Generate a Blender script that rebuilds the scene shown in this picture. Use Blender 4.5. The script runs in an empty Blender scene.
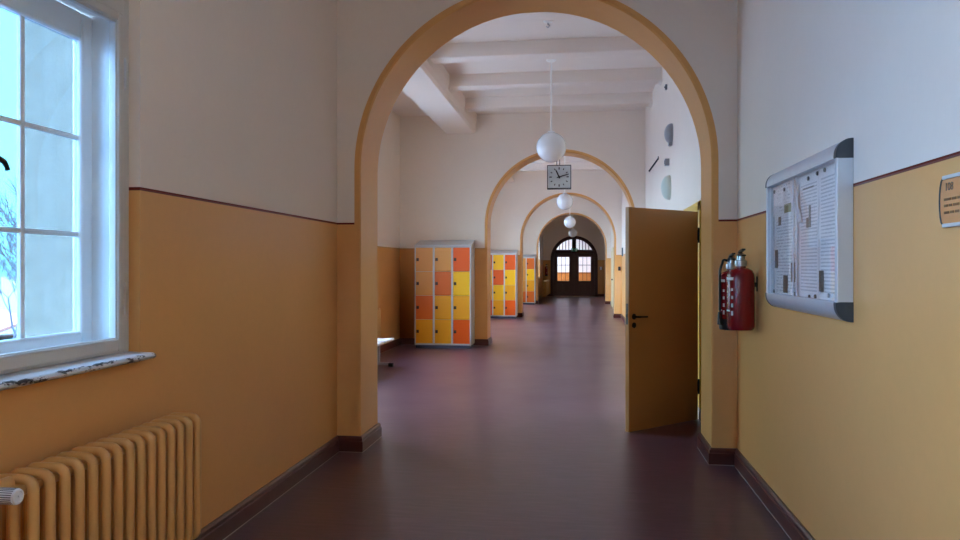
import bpy, bmesh, math, random
from mathutils import Vector, Matrix
random.seed(7)
PI = math.pi
SC = bpy.context.scene
C = SC.collection

# ------------------------------------------------------------------ dimensions
H_CAM = 1.5
XL, XR, XH = -1.976, 1.168, -3.487          # narrow left wall, right wall, wide left wall
CX, RA, ZS = -0.41, 1.370, 2.300            # arch centre, radius, spring height
BAND = 0.05
T = 0.52
Y1, Y2, Y3, Y4, Y5 = 5.80, 13.94, 22.07, 30.20, 38.35
ZC = 4.42
ZD = 1.855
YB = -7.2
aL, aR = CX-RA, CX+RA
CX1, RA1 = -0.3995, 1.3805                  # the near arch is a touch wider
bL, bR = CX1-RA1, CX1+RA1

# ------------------------------------------------------------------ helpers
def new_bm(): return bmesh.new()

def bm_box(bm, x0, x1, y0, y1, z0, z1, bev=0.0, seg=2):
    r = bmesh.ops.create_cube(bm, size=1.0)
    vs = r['verts']
    for v in vs:
        v.co = Vector(((x0+x1)/2+v.co.x*(x1-x0), (y0+y1)/2+v.co.y*(y1-y0), (z0+z1)/2+v.co.z*(z1-z0)))
    if bev > 0:
        es = list({e for v in vs for e in v.link_edges})
        bmesh.ops.bevel(bm, geom=es, offset=bev, segments=seg, profile=0.5, affect='EDGES')
    return bm

def bm_tube(bm, pts, r, n=10, closed=False, cap=True, ry=None, up=(0, 1, 0)):
    """sweep an (elliptic) section along pts; r may be list"""
    pts = [Vector(p) for p in pts]
    m = len(pts)
    rings = []
    upv = Vector(up)
    prev_n = None
    for i, p in enumerate(pts):
        if closed:
            t = (pts[(i+1) % m]-pts[i-1]).normalized()
        else:
            t = (pts[min(i+1, m-1)]-pts[max(i-1, 0)]).normalized()
        a = upv-t*upv.dot(t)
        if a.length < 1e-4:
            a = Vector((1, 0, 0))-t*t.x
            if a.length < 1e-4: a = Vector((0, 0, 1))
        a.normalize()
        b = t.cross(a)
        rr = r[i] if isinstance(r, (list, tuple)) else r
        r2 = ry if ry is not None else rr
        rings.append([bm.verts.new(p+a*(r2*math.cos(2*PI*k/n))+b*(rr*math.sin(2*PI*k/n))) for k in range(n)])
    L = m if closed else m-1
    for i in range(L):
        A, B = rings[i], rings[(i+1) % m]
        for k in range(n):
            bm.faces.new((A[k], A[(k+1) % n], B[(k+1) % n], B[k]))
    if cap and not closed:
        bm.faces.new(list(reversed(rings[0]))); bm.faces.new(rings[-1])
    return bm

def bm_cyl(bm, p0, p1, r, n=20, r1=None):
    return bm_tube(bm, [p0, p1], [r, r if r1 is None else r1], n=n)

def bm_lathe(bm, prof, origin=(0, 0, 0), axis='Z', n=28):
    """prof: list of (radius, height)"""
    o = Vector(origin)
    rings = []
    def put(r, h, k):
        a = 2*PI*k/n
        x, y = r*math.cos(a), r*math.sin(a)
        if axis == 'Z': return o+Vector((x, y, h))
        if axis == 'X': return o+Vector((h, x, y))
        return o+Vector((x, h, y))
    for r, h in prof:
        if r < 1e-6:
            rings.append([bm.verts.new(put(0, h, 0))])
        else:
            rings.append([bm.verts.new(put(r, h, k)) for k in range(n)])
    for A, B in zip(rings, rings[1:]):
        if len(A) == 1 and len(B) == 1: continue
        for k in range(n):
            k2 = (k+1) % n
            if len(A) == 1: bm.faces.new((A[0], B[k2], B[k]))
            elif len(B) == 1: bm.faces.new((A[k], A[k2], B[0]))
            else: bm.faces.new((A[k], A[k2], B[k2], B[k]))
    if len(rings[0]) > 1: bm.faces.new(list(reversed(rings[0])))
    if len(rings[-1]) > 1: bm.faces.new(rings[-1])
    return bm

def bm_prism(bm, poly, axis, a0, a1):
    """poly: 2D points; extruded along axis from a0 to a1.
       axis X: poly=(y,z); Y: poly=(x,z); Z: poly=(x,y)"""
    def P(p, a):
        if axis == 'X': return (a, p[0], p[1])
        if axis == 'Y': return (p[0], a, p[1])
        return (p[0], p[1], a)
    A = [bm.verts.new(P(p, a0)) for p in poly]
    B = [bm.verts.new(P(p, a1)) for p in poly]
    n = len(poly)
    for i in range(n):
        bm.faces.new((A[i], A[(i+1) % n], B[(i+1) % n], B[i]))
    bm.faces.new(list(reversed(A))); bm.faces.new(B)
    return bm

def bm_quad(bm, *pts):
    return bm.faces.new([bm.verts.new(p) for p in pts])

def obj(name, bm, mat, parent=None, smooth=None, loc=None):
    bmesh.ops.recalc_face_normals(bm, faces=bm.faces[:])
    me = bpy.data.meshes.new(name)
    bm.to_mesh(me); bm.free()
    if isinstance(mat, (list, tuple)):
        for m in mat: me.materials.append(m)
    else:
        me.materials.append(mat)
    if smooth:
        me.polygons.foreach_set('use_smooth', [True]*len(me.polygons))
        me.set_sharp_from_angle(angle=math.radians(smooth))
    o = bpy.data.objects.new(name, me)
    C.objects.link(o)
    if parent is not None: o.parent = parent
    if loc is not None: o.location = loc
    return o

def tag(o, label, cat, group=None, kind=None):
    o['label'] = label; o['category'] = cat
    if group: o['group'] = group
    if kind: o['kind'] = kind
    return o

def thing(name, label, cat, loc=(0, 0, 0), rotz=0.0, group=None, kind=None):
    o = bpy.data.objects.new(name, None)
    o.empty_display_size = 0.1
    C.objects.link(o)
    o.location = loc; o.rotation_euler = (0, 0, rotz)
    return tag(o, label, cat, group, kind)

def struct(name, bm, mat, parent=None, smooth=None):
    o = obj(name, bm, mat, parent, smooth)
    o['kind'] = 'structure'
    return o

def copy_tree(o, parent=None):
    c = o.copy(); C.objects.link(c)
    if parent is not None: c.parent = parent
    for ch in list(o.children): copy_tree(ch, c)
    return c

# ------------------------------------------------------------------ materials
def srgb(r, g, b):
    def f(v):
        v /= 255.0
        return v/12.92 if v <= 0.04045 else ((v+0.055)/1.055)**2.4
    return (f(r), f(g), f(b), 1.0)

def N(nt, kind, **kw):
    n = nt.nodes.new(kind)
    for k, v in kw.items():
        if k.startswith('i_'):
            key = k[2:]
            key = int(key) if key.isdigit() else key.replace('_', ' ')
            n.inputs[key].default_value = v
        else: setattr(n, k, v)
    return n

def mat_base(name):
    m = bpy.data.materials.new(name); m.use_nodes = True
    nt = m.node_tree
    return m, nt, nt.nodes['Principled BSDF']

def math_n(nt, op, a, b=None, clamp=False):
    n = nt.nodes.new('ShaderNodeMath'); n.operation = op; n.use_clamp = clamp
    for i, v in enumerate((a, b)):
        if v is None: continue
        if isinstance(v, (int, float)): n.inputs[i].default_value = v
        else: nt.links.new(v, n.inputs[i])
    return n.outputs[0]

def mix_col(nt, fac, a, b):
    n = nt.nodes.new('ShaderNodeMix'); n.data_type = 'RGBA'
    ins = {'f': n.inputs[0], 'a': n.inputs[6], 'b': n.inputs[7]}
    for k, v in (('f', fac), ('a', a), ('b', b)):
        if isinstance(v, (int, float, tuple)): ins[k].default_value = v
        else: nt.links.new(v, ins[k])
    return n.outputs[2]

def mix_val(nt, fac, a, b):
    n = nt.nodes.new('ShaderNodeMix'); n.data_type = 'FLOAT'
    for s, v in ((0, fac), (2, a), (3, b)):
        if isinstance(v, (int, float)): n.inputs[s].default_value = v
        else: nt.links.new(v, n.inputs[s])
    return n.outputs[0]

def add_bump(nt, bsdf, scale, strength, dist=0.01, coord='Object', detail=3.0):
    tc = nt.nodes.new('ShaderNodeTexCoord')
    nz = N(nt, 'ShaderNodeTexNoise', i_Scale=scale, i_Detail=detail)
    nt.links.new(tc.outputs[coord], nz.inputs['Vector'])
    b = N(nt, 'ShaderNodeBump', i_Strength=strength, i_Distance=dist)
    nt.links.new(nz.outputs['Fac'], b.inputs['Height'])
    nt.links.new(b.outputs[0], bsdf.inputs['Normal'])

def simple(name, col, rough=0.5, metal=0.0, var=0.06, vscale=6.0, bump=0.0, bscale=80.0, spec=0.5, coat=0.0):
    m, nt, p = mat_base(name)
    p.inputs['Roughness'].default_value = rough
    p.inputs['Metallic'].default_value = metal
    p.inputs['Specular IOR Level'].default_value = spec
    p.inputs['Coat Weight'].default_value = coat
    tc = nt.nodes.new('ShaderNodeTexCoord')
    nz = N(nt, 'ShaderNodeTexNoise', i_Scale=vscale, i_Detail=4.0)
    nt.links.new(tc.outputs['Object'], nz.inputs['Vector'])
    a = tuple(c*(1-var) for c in col[:3])+(1,); b = tuple(min(1, c*(1+var)) for c in col[:3])+(1,)
    nt.links.new(mix_col(nt, nz.outputs['Fac'], a, b), p.inputs['Base Color'])
    if bump: add_bump(nt, p, bscale, bump, 0.004)
    return m

COL_WHITE = srgb(236, 223, 209)
COL_YEL = srgb(224, 166, 101)
COL_RED = srgb(112, 42, 32)
COL_PALE = srgb(205, 160, 105)

def wall_mat(name, stripe=COL_PALE, sh=0.010, arch=None, zd=ZD, rough=0.33):
    """upper white wash, lower satin oil paint, a painted line between; the arch edge is painted like the dado"""
    m, nt, p = mat_base(name)
    geo = nt.nodes.new('ShaderNodeNewGeometry')
    sep = nt.nodes.new('ShaderNodeSeparateXYZ')
    nt.links.new(geo.outputs['Position'], sep.inputs[0])
    X, Y, Z = sep.outputs
    low = math_n(nt, 'LESS_THAN', Z, zd)
    if arch:
        cx, R, zs = arch
        dx = math_n(nt, 'ABSOLUTE', math_n(nt, 'SUBTRACT', X, cx))
        dz = math_n(nt, 'MAXIMUM', math_n(nt, 'SUBTRACT', Z, zs), 0.0)
        d = math_n(nt, 'SQRT', math_n(nt, 'ADD', math_n(nt, 'MULTIPLY', dx, dx), math_n(nt, 'MULTIPLY', dz, dz)))
        inb = math_n(nt, 'LESS_THAN', d, R+BAND)
        low = math_n(nt, 'MAXIMUM', low, inb)
    st = math_n(nt, 'MULTIPLY', math_n(nt, 'GREATER_THAN', Z, zd-sh*0.5), math_n(nt, 'LESS_THAN', Z, zd+sh*0.5))
    if arch:
        st = math_n(nt, 'MULTIPLY', st, math_n(nt, 'SUBTRACT', 1.0, inb))
    nz = N(nt, 'ShaderNodeTexNoise', i_Scale=1.7, i_Detail=5.0, i_Roughness=0.6)
    nt.links.new(geo.outputs['Position'], nz.inputs['Vector'])
    nz2 = N(nt, 'ShaderNodeTexNoise', i_Scale=26.0, i_Detail=3.0)
    nt.links.new(geo.outputs['Position'], nz2.inputs['Vector'])
    f = math_n(nt, 'ADD', math_n(nt, 'MULTIPLY', nz.outputs['Fac'], 0.7), math_n(nt, 'MULTIPLY', nz2.outputs['Fac'], 0.3))
    def vary(c, a):
        return mix_col(nt, f, tuple(x*(1-a) for x in c[:3])+(1,), tuple(min(1, x*(1+a)) for x in c[:3])+(1,))
    col = mix_col(nt, low, vary(COL_WHITE, 0.05), vary(COL_YEL, 0.09))
    col = mix_col(nt, st, col, stripe)
    nt.links.new(col, p.inputs['Base Color'])
    nt.links.new(mix_val(nt, low, 0.85, rough), p.inputs['Roughness'])
    nt.links.new(mix_val(nt, low, 0.2, 0.22), p.inputs['Specular IOR Level'])
    nb = N(nt, 'ShaderNodeTexNoise', i_Scale=220.0, i_Detail=2.0)
    nt.links.new(geo.outputs['Position'], nb.inputs['Vector'])
    b = N(nt, 'ShaderNodeBump', i_Strength=0.12, i_Distance=0.004)
    nt.links.new(nb.outputs['Fac'], b.inputs['Height'])
    nt.links.new(b.outputs[0], p.inputs['Normal'])
    return m

def floor_mat():
    m, nt, p = mat_base('linoleum')
    geo = nt.nodes.new('ShaderNodeNewGeometry')
    mp = N(nt, 'ShaderNodeMapping'); mp.inputs['Scale'].default_value = (0.7, 6.0, 1)
    nt.links.new(geo.outputs['Position'], mp.inputs['Vector'])
    n1 = N(nt, 'ShaderNodeTexNoise', i_Scale=6.0, i_Detail=4.0, i_Roughness=0.55, i_Distortion=0.3)
    nt.links.new(mp.outputs[0], n1.inputs['Vector'])
    n2 = N(nt, 'ShaderNodeTexNoise', i_Scale=1.1, i_Detail=3.0)
    nt.links.new(geo.outputs['Position'], n2.inputs['Vector'])
    cr = N(nt, 'ShaderNodeValToRGB')
    e = cr.color_ramp.elements
    e[0].position = 0.28; e[0].color = srgb(76, 48, 56)
    e[1].position = 0.73; e[1].color = srgb(104, 74, 86)
    mid = e.new(0.5); mid.color = srgb(88, 58, 68)
    nt.links.new(n1.outputs['Fac'], cr.inputs[0])
    nt.links.new(mix_col(nt, math_n(nt, 'MULTIPLY', n2.outputs['Fac'], 0.35), cr.outputs[0], srgb(82, 54, 64)), p.inputs['Base Color'])
    r = math_n(nt, 'ADD', math_n(nt, 'MULTIPLY', n2.outputs['Fac'], 0.10), 0.255)
    nt.links.new(r, p.inputs['Roughness'])
    p.inputs['Specular IOR Level'].default_value = 0.5
    p.inputs['Specular Tint'].default_value = (0.92, 0.97, 1.0, 1)
    p.inputs['IOR'].default_value = 1.75
    b = N(nt, 'ShaderNodeBump', i_Strength=0.007, i_Distance=0.003)
    nt.links.new(n1.outputs['Fac'], b.inputs['Height'])
    nt.links.new(b.outputs[0], p.inputs['Normal'])
    return m

def base_mat():
    m, nt, p = mat_base('baseboard_paint')
    geo = nt.nodes.new('ShaderNodeNewGeometry')
    sep = nt.nodes.new('ShaderNodeSeparateXYZ')
    nt.links.new(geo.outputs['Position'], sep.inputs[0])
    nz = N(nt, 'ShaderNodeTexNoise', i_Scale=9.0, i_Detail=4.0)
    nt.links.new(geo.outputs['Position'], nz.inputs['Vector'])
    c = mix_col(nt, nz.outputs['Fac'], srgb(74, 34, 32), srgb(98, 50, 46))
    nt.links.new(mix_col(nt, math_n(nt, 'LESS_THAN', sep.outputs[2], 0.006), c, srgb(190, 178, 172)), p.inputs['Base Color'])
    p.inputs['Roughness'].default_value = 0.32
    return m

def glass_mat(name, tint=(1, 1, 1, 1), fr=1.45):
    m = bpy.data.materials.new(name); m.use_nodes = True
    nt = m.node_tree; nt.nodes.clear()
    out = nt.nodes.new('ShaderNodeOutputMaterial')
    tr = nt.nodes.new('ShaderNodeBsdfTransparent'); tr.inputs[0].default_value = tint
    gl = nt.nodes.new('ShaderNodeBsdfGlossy'); gl.inputs['Roughness'].default_value = 0.02
    lw = N(nt, 'ShaderNodeLayerWeight')
    f = math_n(nt, 'ADD', math_n(nt, 'MULTIPLY', math_n(nt, 'POWER', lw.outputs['Facing'], 5.0), 0.75), 0.025)
    mx = nt.nodes.new('ShaderNodeMixShader')
    nt.links.new(f, mx.inputs[0]); nt.links.new(tr.outputs[0], mx.inputs[1]); nt.links.new(gl.outputs[0], mx.inputs[2])
    nt.links.new(mx.outputs[0], out.inputs[0])
    return m

def paper_mat(name, rows, col=(244, 245, 248), ink=(196, 199, 206), dens=0.40, margin=0.08):
    """a printed sheet: rows of word-like dashes (too small to read)"""
    m, nt, p = mat_base(name)
    tc = nt.nodes.new('ShaderNodeTexCoord')
    sep = nt.nodes.new('ShaderNodeSeparateXYZ'); nt.links.new(tc.outputs['Generated'], sep.inputs[0])
    _, gy, gz = sep.outputs
    row = math_n(nt, 'MULTIPLY', gz, float(rows))
    fr = math_n(nt, 'FRACT', row); fl = math_n(nt, 'FLOOR', row)
    line = math_n(nt, 'LESS_THAN', fr, 0.42)
    cmb = nt.nodes.new('ShaderNodeCombineXYZ')
    nt.links.new(math_n(nt, 'MULTIPLY', gy, 22.0), cmb.inputs[0]); nt.links.new(math_n(nt, 'MULTIPLY', fl, 3.7), cmb.inputs[1])
    nz = N(nt, 'ShaderNodeTexNoise', i_Scale=1.0, i_Detail=1.0); nt.links.new(cmb.outputs[0], nz.inputs['Vector'])
    word = math_n(nt, 'GREATER_THAN', nz.outputs['Fac'], dens)
    ins = math_n(nt, 'MULTIPLY', math_n(nt, 'MULTIPLY', math_n(nt, 'GREATER_THAN', gy, margin), math_n(nt, 'LESS_THAN', gy, 1-margin)),
                 math_n(nt, 'MULTIPLY', math_n(nt, 'GREATER_THAN', gz, 0.04), math_n(nt, 'LESS_THAN', gz, 0.93)))
    k = math_n(nt, 'MULTIPLY', math_n(nt, 'MULTIPLY', line, word), ins)
    nt.links.new(mix_col(nt, k, srgb(*col), srgb(*ink)), p.inputs['Base Color'])
    p.inputs['Roughness'].default_value = 0.7
    return m

def chipped_mat():
    m, nt, p = mat_base('chipped_white_paint')
    tc = nt.nodes.new('ShaderNodeTexCoord')
    sep = nt.nodes.new('ShaderNodeSeparateXYZ'); nt.links.new(tc.outputs['Object'], sep.inputs[0])
    mp = N(nt, 'ShaderNodeMapping'); mp.inputs['Scale'].default_value = (20, 6.5, 14)
    nt.links.new(tc.outputs['Object'], mp.inputs[0])
    nz = N(nt, 'ShaderNodeTexNoise', i_Scale=2.2, i_Detail=6.0, i_Roughness=0.75)
    nt.links.new(mp.outputs[0], nz.inputs['Vector'])
    edge = math_n(nt, 'SUBTRACT', 1.0, math_n(nt, 'MULTIPLY', math_n(nt, 'ABSOLUTE', math_n(nt, 'SUBTRACT', sep.outputs[0], -1.908)), 30.0), True)
    k = math_n(nt, 'GREATER_THAN', math_n(nt, 'MULTIPLY', nz.outputs['Fac'], math_n(nt, 'POWER', edge, 0.4)), 0.50)
    nt.links.new(mix_col(nt, k, srgb(214, 214, 214), srgb(58, 48, 44)), p.inputs['Base Color'])
    p.inputs['Roughness'].default_value = 0.4
    return m

M = {}
M['wall0'] = wall_mat('wall_paint_red_line', COL_RED, 0.015)
M['arch0'] = wall_mat('arch_paint_red_line', COL_RED, 0.015, (CX1, RA1, ZS))
M['wall'] = wall_mat('wall_paint', COL_PALE, 0.02)
M['arch'] = wall_mat('arch_paint', COL_PALE, 0.02, (CX, RA, ZS))
M['ceil'] = simple('ceiling_white', srgb(236, 224, 214), 0.85, var=0.03, vscale=2, spec=0.2)
M['floor'] = floor_mat()
M['base'] = base_mat()
M['win'] = simple('window_white_lacquer', srgb(226, 229, 230), 0.32, var=0.02)
M['wincream'] = simple('window_frame_aged_white', srgb(198, 194, 186), 0.40, var=0.05)
M['chip'] = chipped_mat()
M['glass'] = glass_mat('window_glass')
M['dimglass'] = glass_mat('dimming_blue_glass', (0.44, 0.54, 0.63, 1))  # tint put in to dim sky and box lining at the near window
M['stone'] = simple('sandstone', srgb(170, 158, 136), 0.9, var=0.30, vscale=14, bump=0.5, bscale=60)
M['rad'] = simple('radiator_enamel', srgb(214, 164, 100), 0.28, var=0.03)
M['whiteplastic'] = simple('white_plastic', srgb(226, 228, 232), 0.35, var=0.02)
M['black'] = simple('black_plastic', srgb(24, 24, 26), 0.35, var=0.1)
M['blackmetal'] = simple('black_metal', srgb(22, 21, 22), 0.38, 0.3, var=0.1)
M['steel'] = simple('brushed_steel', srgb(190, 192, 196), 0.30, 1.0, var=0.04, vscale=30)
M['alu'] = simple('anodised_aluminium', srgb(206, 210, 216), 0.34, 0.35, var=0.03, vscale=20)
M['slate'] = simple('dark_slate_plastic', srgb(52, 60, 68), 0.45, var=0.06)
M['boardback'] = simple('board_backing', srgb(224, 227, 232), 0.55, var=0.03)
M['locker'] = simple('locker_grey', srgb(196, 196, 198), 0.42, var=0.02)
M['lockbase'] = simple('locker_plinth_blue_grey', srgb(70, 78, 100), 0.5)
LC = {'a': (226, 152, 66), 'b': (224, 104, 22), 'y': (252, 190, 8), 'g': (240, 162, 16), 'o': (238, 92, 2)}
for k, v in LC.items(): M['door_'+k] = simple('locker_door_'+k, srgb(*v), 0.38, var=0.03)
M['lock'] = simple('lock_dark', srgb(60, 26, 14), 0.4)
M['leaf'] = simple('door_leaf_ochre', srgb(184, 134, 76), 0.36, var=0.04, vscale=3)
M['latch'] = simple('latch_steel', srgb(70, 66, 60), 0.6, 0.0)
M['frame'] = simple('door_frame_yellow', srgb(226, 186, 74), 0.36, var=0.03)
M['kick'] = simple('pale_plinth', srgb(206, 200, 186), 0.6)
M['creamdoor'] = simple('cream_door_paint', srgb(222, 208, 172), 0.4, var=0.03)
M['darkwood'] = simple('dark_stained_oak', srgb(60, 17, 18), 0.35, var=0.22, vscale=14)
M['railwood'] = simple('orange_wood', srgb(206, 118, 52), 0.45, var=0.15, vscale=8)
M['opal'] = simple('opal_glass', srgb(236, 238, 240), 0.16, var=0.0, coat=0.3)
M['cord'] = simple('white_rod', srgb(246, 244, 240), 0.4)
M['ext'] = simple('extinguisher_red', srgb(124, 6, 18), 0.24, var=0.04, coat=0.1)
M['exlabel'] = simple('extinguisher_label_white', srgb(212, 206, 204), 0.5)
M['exgold'] = simple('extinguisher_label_ochre', srgb(196, 150, 80), 0.5)
M['clockface'] = simple('clock_face', srgb(196, 204, 204), 0.5, var=0.02)
M['clockcase'] = simple('clock_case_dark', srgb(48, 42, 42), 0.4)
M['clockside'] = simple('clock_side_grey', srgb(150, 132, 126), 0.5)
M['dome1'] = simple('bell_grey', srgb(150, 152, 156), 0.35, 0.3)
M['dome2'] = simple('wall_lamp_shade', srgb(196, 202, 190), 0.45)
M['exit'] = simple('exit_sign_green', srgb(30, 120, 84), 0.4)
M['plaque'] = simple('plaque_wood_tint', srgb(208, 138, 76), 0.35, var=0.10, vscale=16)
M['plaqueink'] = simple('plaque_ink', srgb(124, 84, 46), 0.5)
M['plaquenum'] = simple('plaque_number', srgb(110, 96, 84), 0.5)
M['papertall'] = paper_mat('printed_tall_list', 36, dens=0.34)
M['paperpage'] = paper_mat('printed_page', 26, dens=0.44, margin=0.10)
M['papertop'] = paper_mat('printed_notice', 9, dens=0.52, margin=0.2)
M['plainpaper'] = simple('plain_white_paper', srgb(236, 240, 244), 0.6, var=0.01)
M['photo'] = simple('dark_photo_print', srgb(48, 46, 46), 0.35, var=0.85, vscale=38)
M['photogreen'] = simple('green_photo_print', srgb(120, 118, 64), 0.35, var=0.7, vscale=30)
M['bark'] = simple('bare_bark', srgb(96, 92, 96), 0.9, var=0.2)
M['ground'] = simple('winter_ground', srgb(132, 138, 148), 0.95, var=0.16, vscale=0.3)
M['roof'] = simple('faded_red_tiles', srgb(190, 120, 100), 0.8, var=0.1)
M['render'] = simple('pale_render', srgb(226, 206, 194), 0.9)

# ------------------------------------------------------------------ building shell
def wall_x(name, x, thick, y0, y1, z0, z1, holes, mat, out=-1):
    """wall in the plane X=x, body going 'out' (-1: to -X); holes: (ya,yb,za,zb)"""
    ys = sorted({y0, y1, *[h[0] for h in holes], *[h[1] for h in holes]})
    zs = sorted({z0, z1, *[h[2] for h in holes], *[h[3] for h in holes]})
    xo = x+out*thick
    def solid(i, j):
        if i < 0 or j < 0 or i >= len(ys)-1 or j >= len(zs)-1: return False
        cy, cz = (ys[i]+ys[i+1])/2, (zs[j]+zs[j+1])/2
        return not any(h[0] < cy < h[1] and h[2] < cz < h[3] for h in holes)
    bm = new_bm()
    for i in range(len(ys)-1):
        for j in range(len(zs)-1):
            if not solid(i, j): continue
            a, b, c, d = ys[i], ys[i+1], zs[j], zs[j+1]
            bm_quad(bm, (x, a, c), (x, b, c), (x, b, d), (x, a, d))
            bm_quad(bm, (xo, a, c), (xo, a, d), (xo, b, d), (xo, b, c))
            if not solid(i-1, j): bm_quad(bm, (x, a, c), (x, a, d), (xo, a, d), (xo, a, c))
            if not solid(i+1, j): bm_quad(bm, (x, b, c), (xo, b, c), (xo, b, d), (x, b, d))
            if not solid(i, j-1): bm_quad(bm, (x, a, c), (xo, a, c), (xo, b, c), (x, b, c))
            if not solid(i, j+1): bm_quad(bm, (x, a, d), (x, b, d), (xo, b, d), (xo, a, d))
    bmesh.ops.remove_doubles(bm, verts=bm.verts[:], dist=1e-5)
    return struct(name, bm, mat)

def arch_path(cx, R, zs, n=48):
    p = [(cx-R, 0.0), (cx-R, zs*0.5)]
    for k in range(n+1):
        a = PI-PI*k/n
        p.append((cx+R*math.cos(a), zs+R*math.sin(a)))
    p += [(cx+R, zs*0.5), (cx+R, 0.0)]
    return p

def arch_wall(name, yf, thick, x0, x1, ztop, cx, R, zs, mat, bev=0.012):
    bm = new_bm()
    path = arch_path(cx, R, zs)
    big = arch_path(cx, R+bev, zs)
    def face(y, pts, flip):
        # piers
        n = len(pts)
        li = pts[2]; ri = pts[-3]
        def q(*v):
            vs = [bm.verts.new((a, y, b)) for a, b in v]
            bm.faces.new(list(reversed(vs)) if flip else vs)
        q((x0, 0), (pts[0][0], 0), (pts[0][0], zs), (x0, zs))
        q((x0, zs), (li[0], zs), (li[0], ztop), (x0, ztop))
        q((pts[-1][0], 0), (x1, 0), (x1, zs), (pts[-1][0], zs))
        q((ri[0], zs), (x1, zs), (x1, ztop), (ri[0], ztop))
        for i in range(2, n-3):
            a, b = pts[i], pts[i+1]
            q(a, b, (b[0], ztop), (a[0], ztop))
    face(yf, big, False)
    face(yf+thick, big, True)
    rows = [[bm.verts.new((p[0], y, p[1])) for p in pp] for y, pp in
            ((yf, big), (yf+bev, path), (yf+thick-bev, path), (yf+thick, big))]
    for A, B in zip(rows, rows[1:]):
        for i in range(len(path)-1):
            bm.faces.new((A[i], A[i+1], B[i+1], B[i]))
    # outer closing sides and top
    bm_quad(bm, (x0, yf, 0), (x0, yf+thick, 0), (x0, yf+thick, ztop), (x0, yf, ztop))
    bm_quad(bm, (x1, yf, 0), (x1, yf+thick, 0), (x1, yf+thick, ztop), (x1, yf, ztop))
    bm_quad(bm, (x0, yf, ztop), (x1, yf, ztop), (x1, yf+thick, ztop), (x0, yf+thick, ztop))
    bmesh.ops.remove_doubles(bm, verts=bm.verts[:], dist=2e-4)
    return struct(name, bm, mat, smooth=25)

bm = new_bm(); bm_box(bm, -4.2, 3.4, YB-0.2, 43.4, -0.2, 0.0); struct('floor', bm, M['floor'])
bm = new_bm(); bm_box(bm, -4.2, 3.4, YB-0.2, 43.4, ZC, ZC+0.2); struct('ceiling', bm, M['ceil'])

WIN0 = (1.39, 3.09, 1.085, 3.5)            # the near window
FILLWIN_B = (-2.5, -0.1, 1.085, 3.8)  # added behind the camera, unseen, to brighten the near bay
FILLWIN_C = (-6.0, -3.6, 1.085, 3.8)  # second added window, unseen, more fill for the near bay
HALLW = [(7.1, 8.7, 1.0, 3.15), (10.1, 11.9, 1.0, 3.15)]
BAY2W = [(15.1, 17.0, 1.0, 3.4), (18.2, 20.1, 1.0, 3.4)]
BAY3W = [(23.4, 25.0, 1.0, 3.7), (26.6, 28.2, 1.0, 3.7)]
BAY4W = [(34.3, 35.0, 1.03, 3.30)]
wall_x('wall_left_near', XL, 0.27, YB, Y1, 0, ZC, [WIN0, FILLWIN_B, FILLWIN_C], M['wall0'])
wall_x('wall_left_outer', XL-0.272, 0.36, YB, Y1-0.3, 0, ZC, [(h[0]-0.06, h[1]+0.06, h[2]-0.01, h[3]-0.02) for h in (WIN0, FILLWIN_B, FILLWIN_C)], M['stone'])
wall_x('wall_left_hall', XH, 0.5, Y1+0.01, Y2+T, 0, ZC, HALLW, M['wall'])
wall_x('wall_left_middle', XH, 0.5, Y2+T, Y3+T, 0, ZC, BAY2W, M['wall'])
wall_x('wall_left_far', XH, 0.5, Y3+T, Y4+T, 0, ZC, BAY3W, M['wall'])
wall_x('wall_left_end', XL, 0.5, Y4+T, Y5, 0, ZC, BAY4W, M['wall'])
DOOR1 = (7.56, 8.52, -0.0, 2.08)
wall_x('wall_right_near', XR, 0.3, YB, Y1, 0, ZC, [], M['wall0'], out=1)
wall_x('wall_right', XR, 0.3, Y1, Y5+0.4, 0, ZC, [DOOR1], M['wall'], out=1)
bm = new_bm(); bm_box(bm, -2.7, 1.5, YB-0.2, YB, 0, ZC); struct('wall_back', bm, M['wall0'])
arch_wall('wall_arch_near', Y1, T, -3.6, XR+0.14, ZC, CX1, RA1, ZS, M['arch0'])
arch_wall('wall_arch_second', Y2, T, -3.6, XR+0.14, ZC, CX, RA, ZS, M['arch'])
arch_wall('wall_arch_third', Y3, T, -3.6, XR+0.14, ZC, CX, RA, ZS, M['arch'])
arch_wall('wall_arch_fourth', Y4, T, -3.6, XR+0.14, ZC, CX, RA, ZS, M['arch'])
RD, ZSD, CXD = 1.19, 1.91, -0.385
arch_wall('wall_end', Y5, 0.4, -2.3, XR+0.14, ZC, CXD, RD, ZSD, M['wall'], bev=0.005)

# ceiling beams
def beam(y0, y1, xa, xb, zb):
    bm = new_bm(); bm_box(bm, xa, xb, y0, y1, zb, ZC+0.02, 0.012, 2)
    # haunches where the beam meets the wall and the long beam
    for xs, sgn in ((xa, 1), (xb, -1)):
        bm_prism(bm, [(xs-0.01*sgn, zb+0.005), (xs+0.06*sgn, zb+0.005), (xs+0.03*sgn, zb-0.02), (xs-0.01*sgn, zb-0.05)], 'Y', y0+0.01, y1-0.01)
    struct('ceiling_beam', bm, M['ceil'], smooth=30)
for yb0 in (6.32, 14.46):
    for off in (1.62, 3.16, 4.70, 6.24):
        beam(yb0+off, yb0+off+0.27, -2.02, XR+0.02, 4.235)
for ya, yb_ in ((Y1+T, Y2), (Y2+T, Y3)):
    bm = new_bm()
    bm_prism(bm, [(-2.60, ZC+.02), (-2.60, 4.09), (-2.57, 4.06), (-2.04, 4.06), (-2.007, 4.09), (-2.007, 4.2), (-1.985, 4.3), (-1.985, ZC+.02)], 'Y', ya-0.02, yb_+0.02)
    struct('ceiling_beam', bm, M['ceil'])

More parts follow.
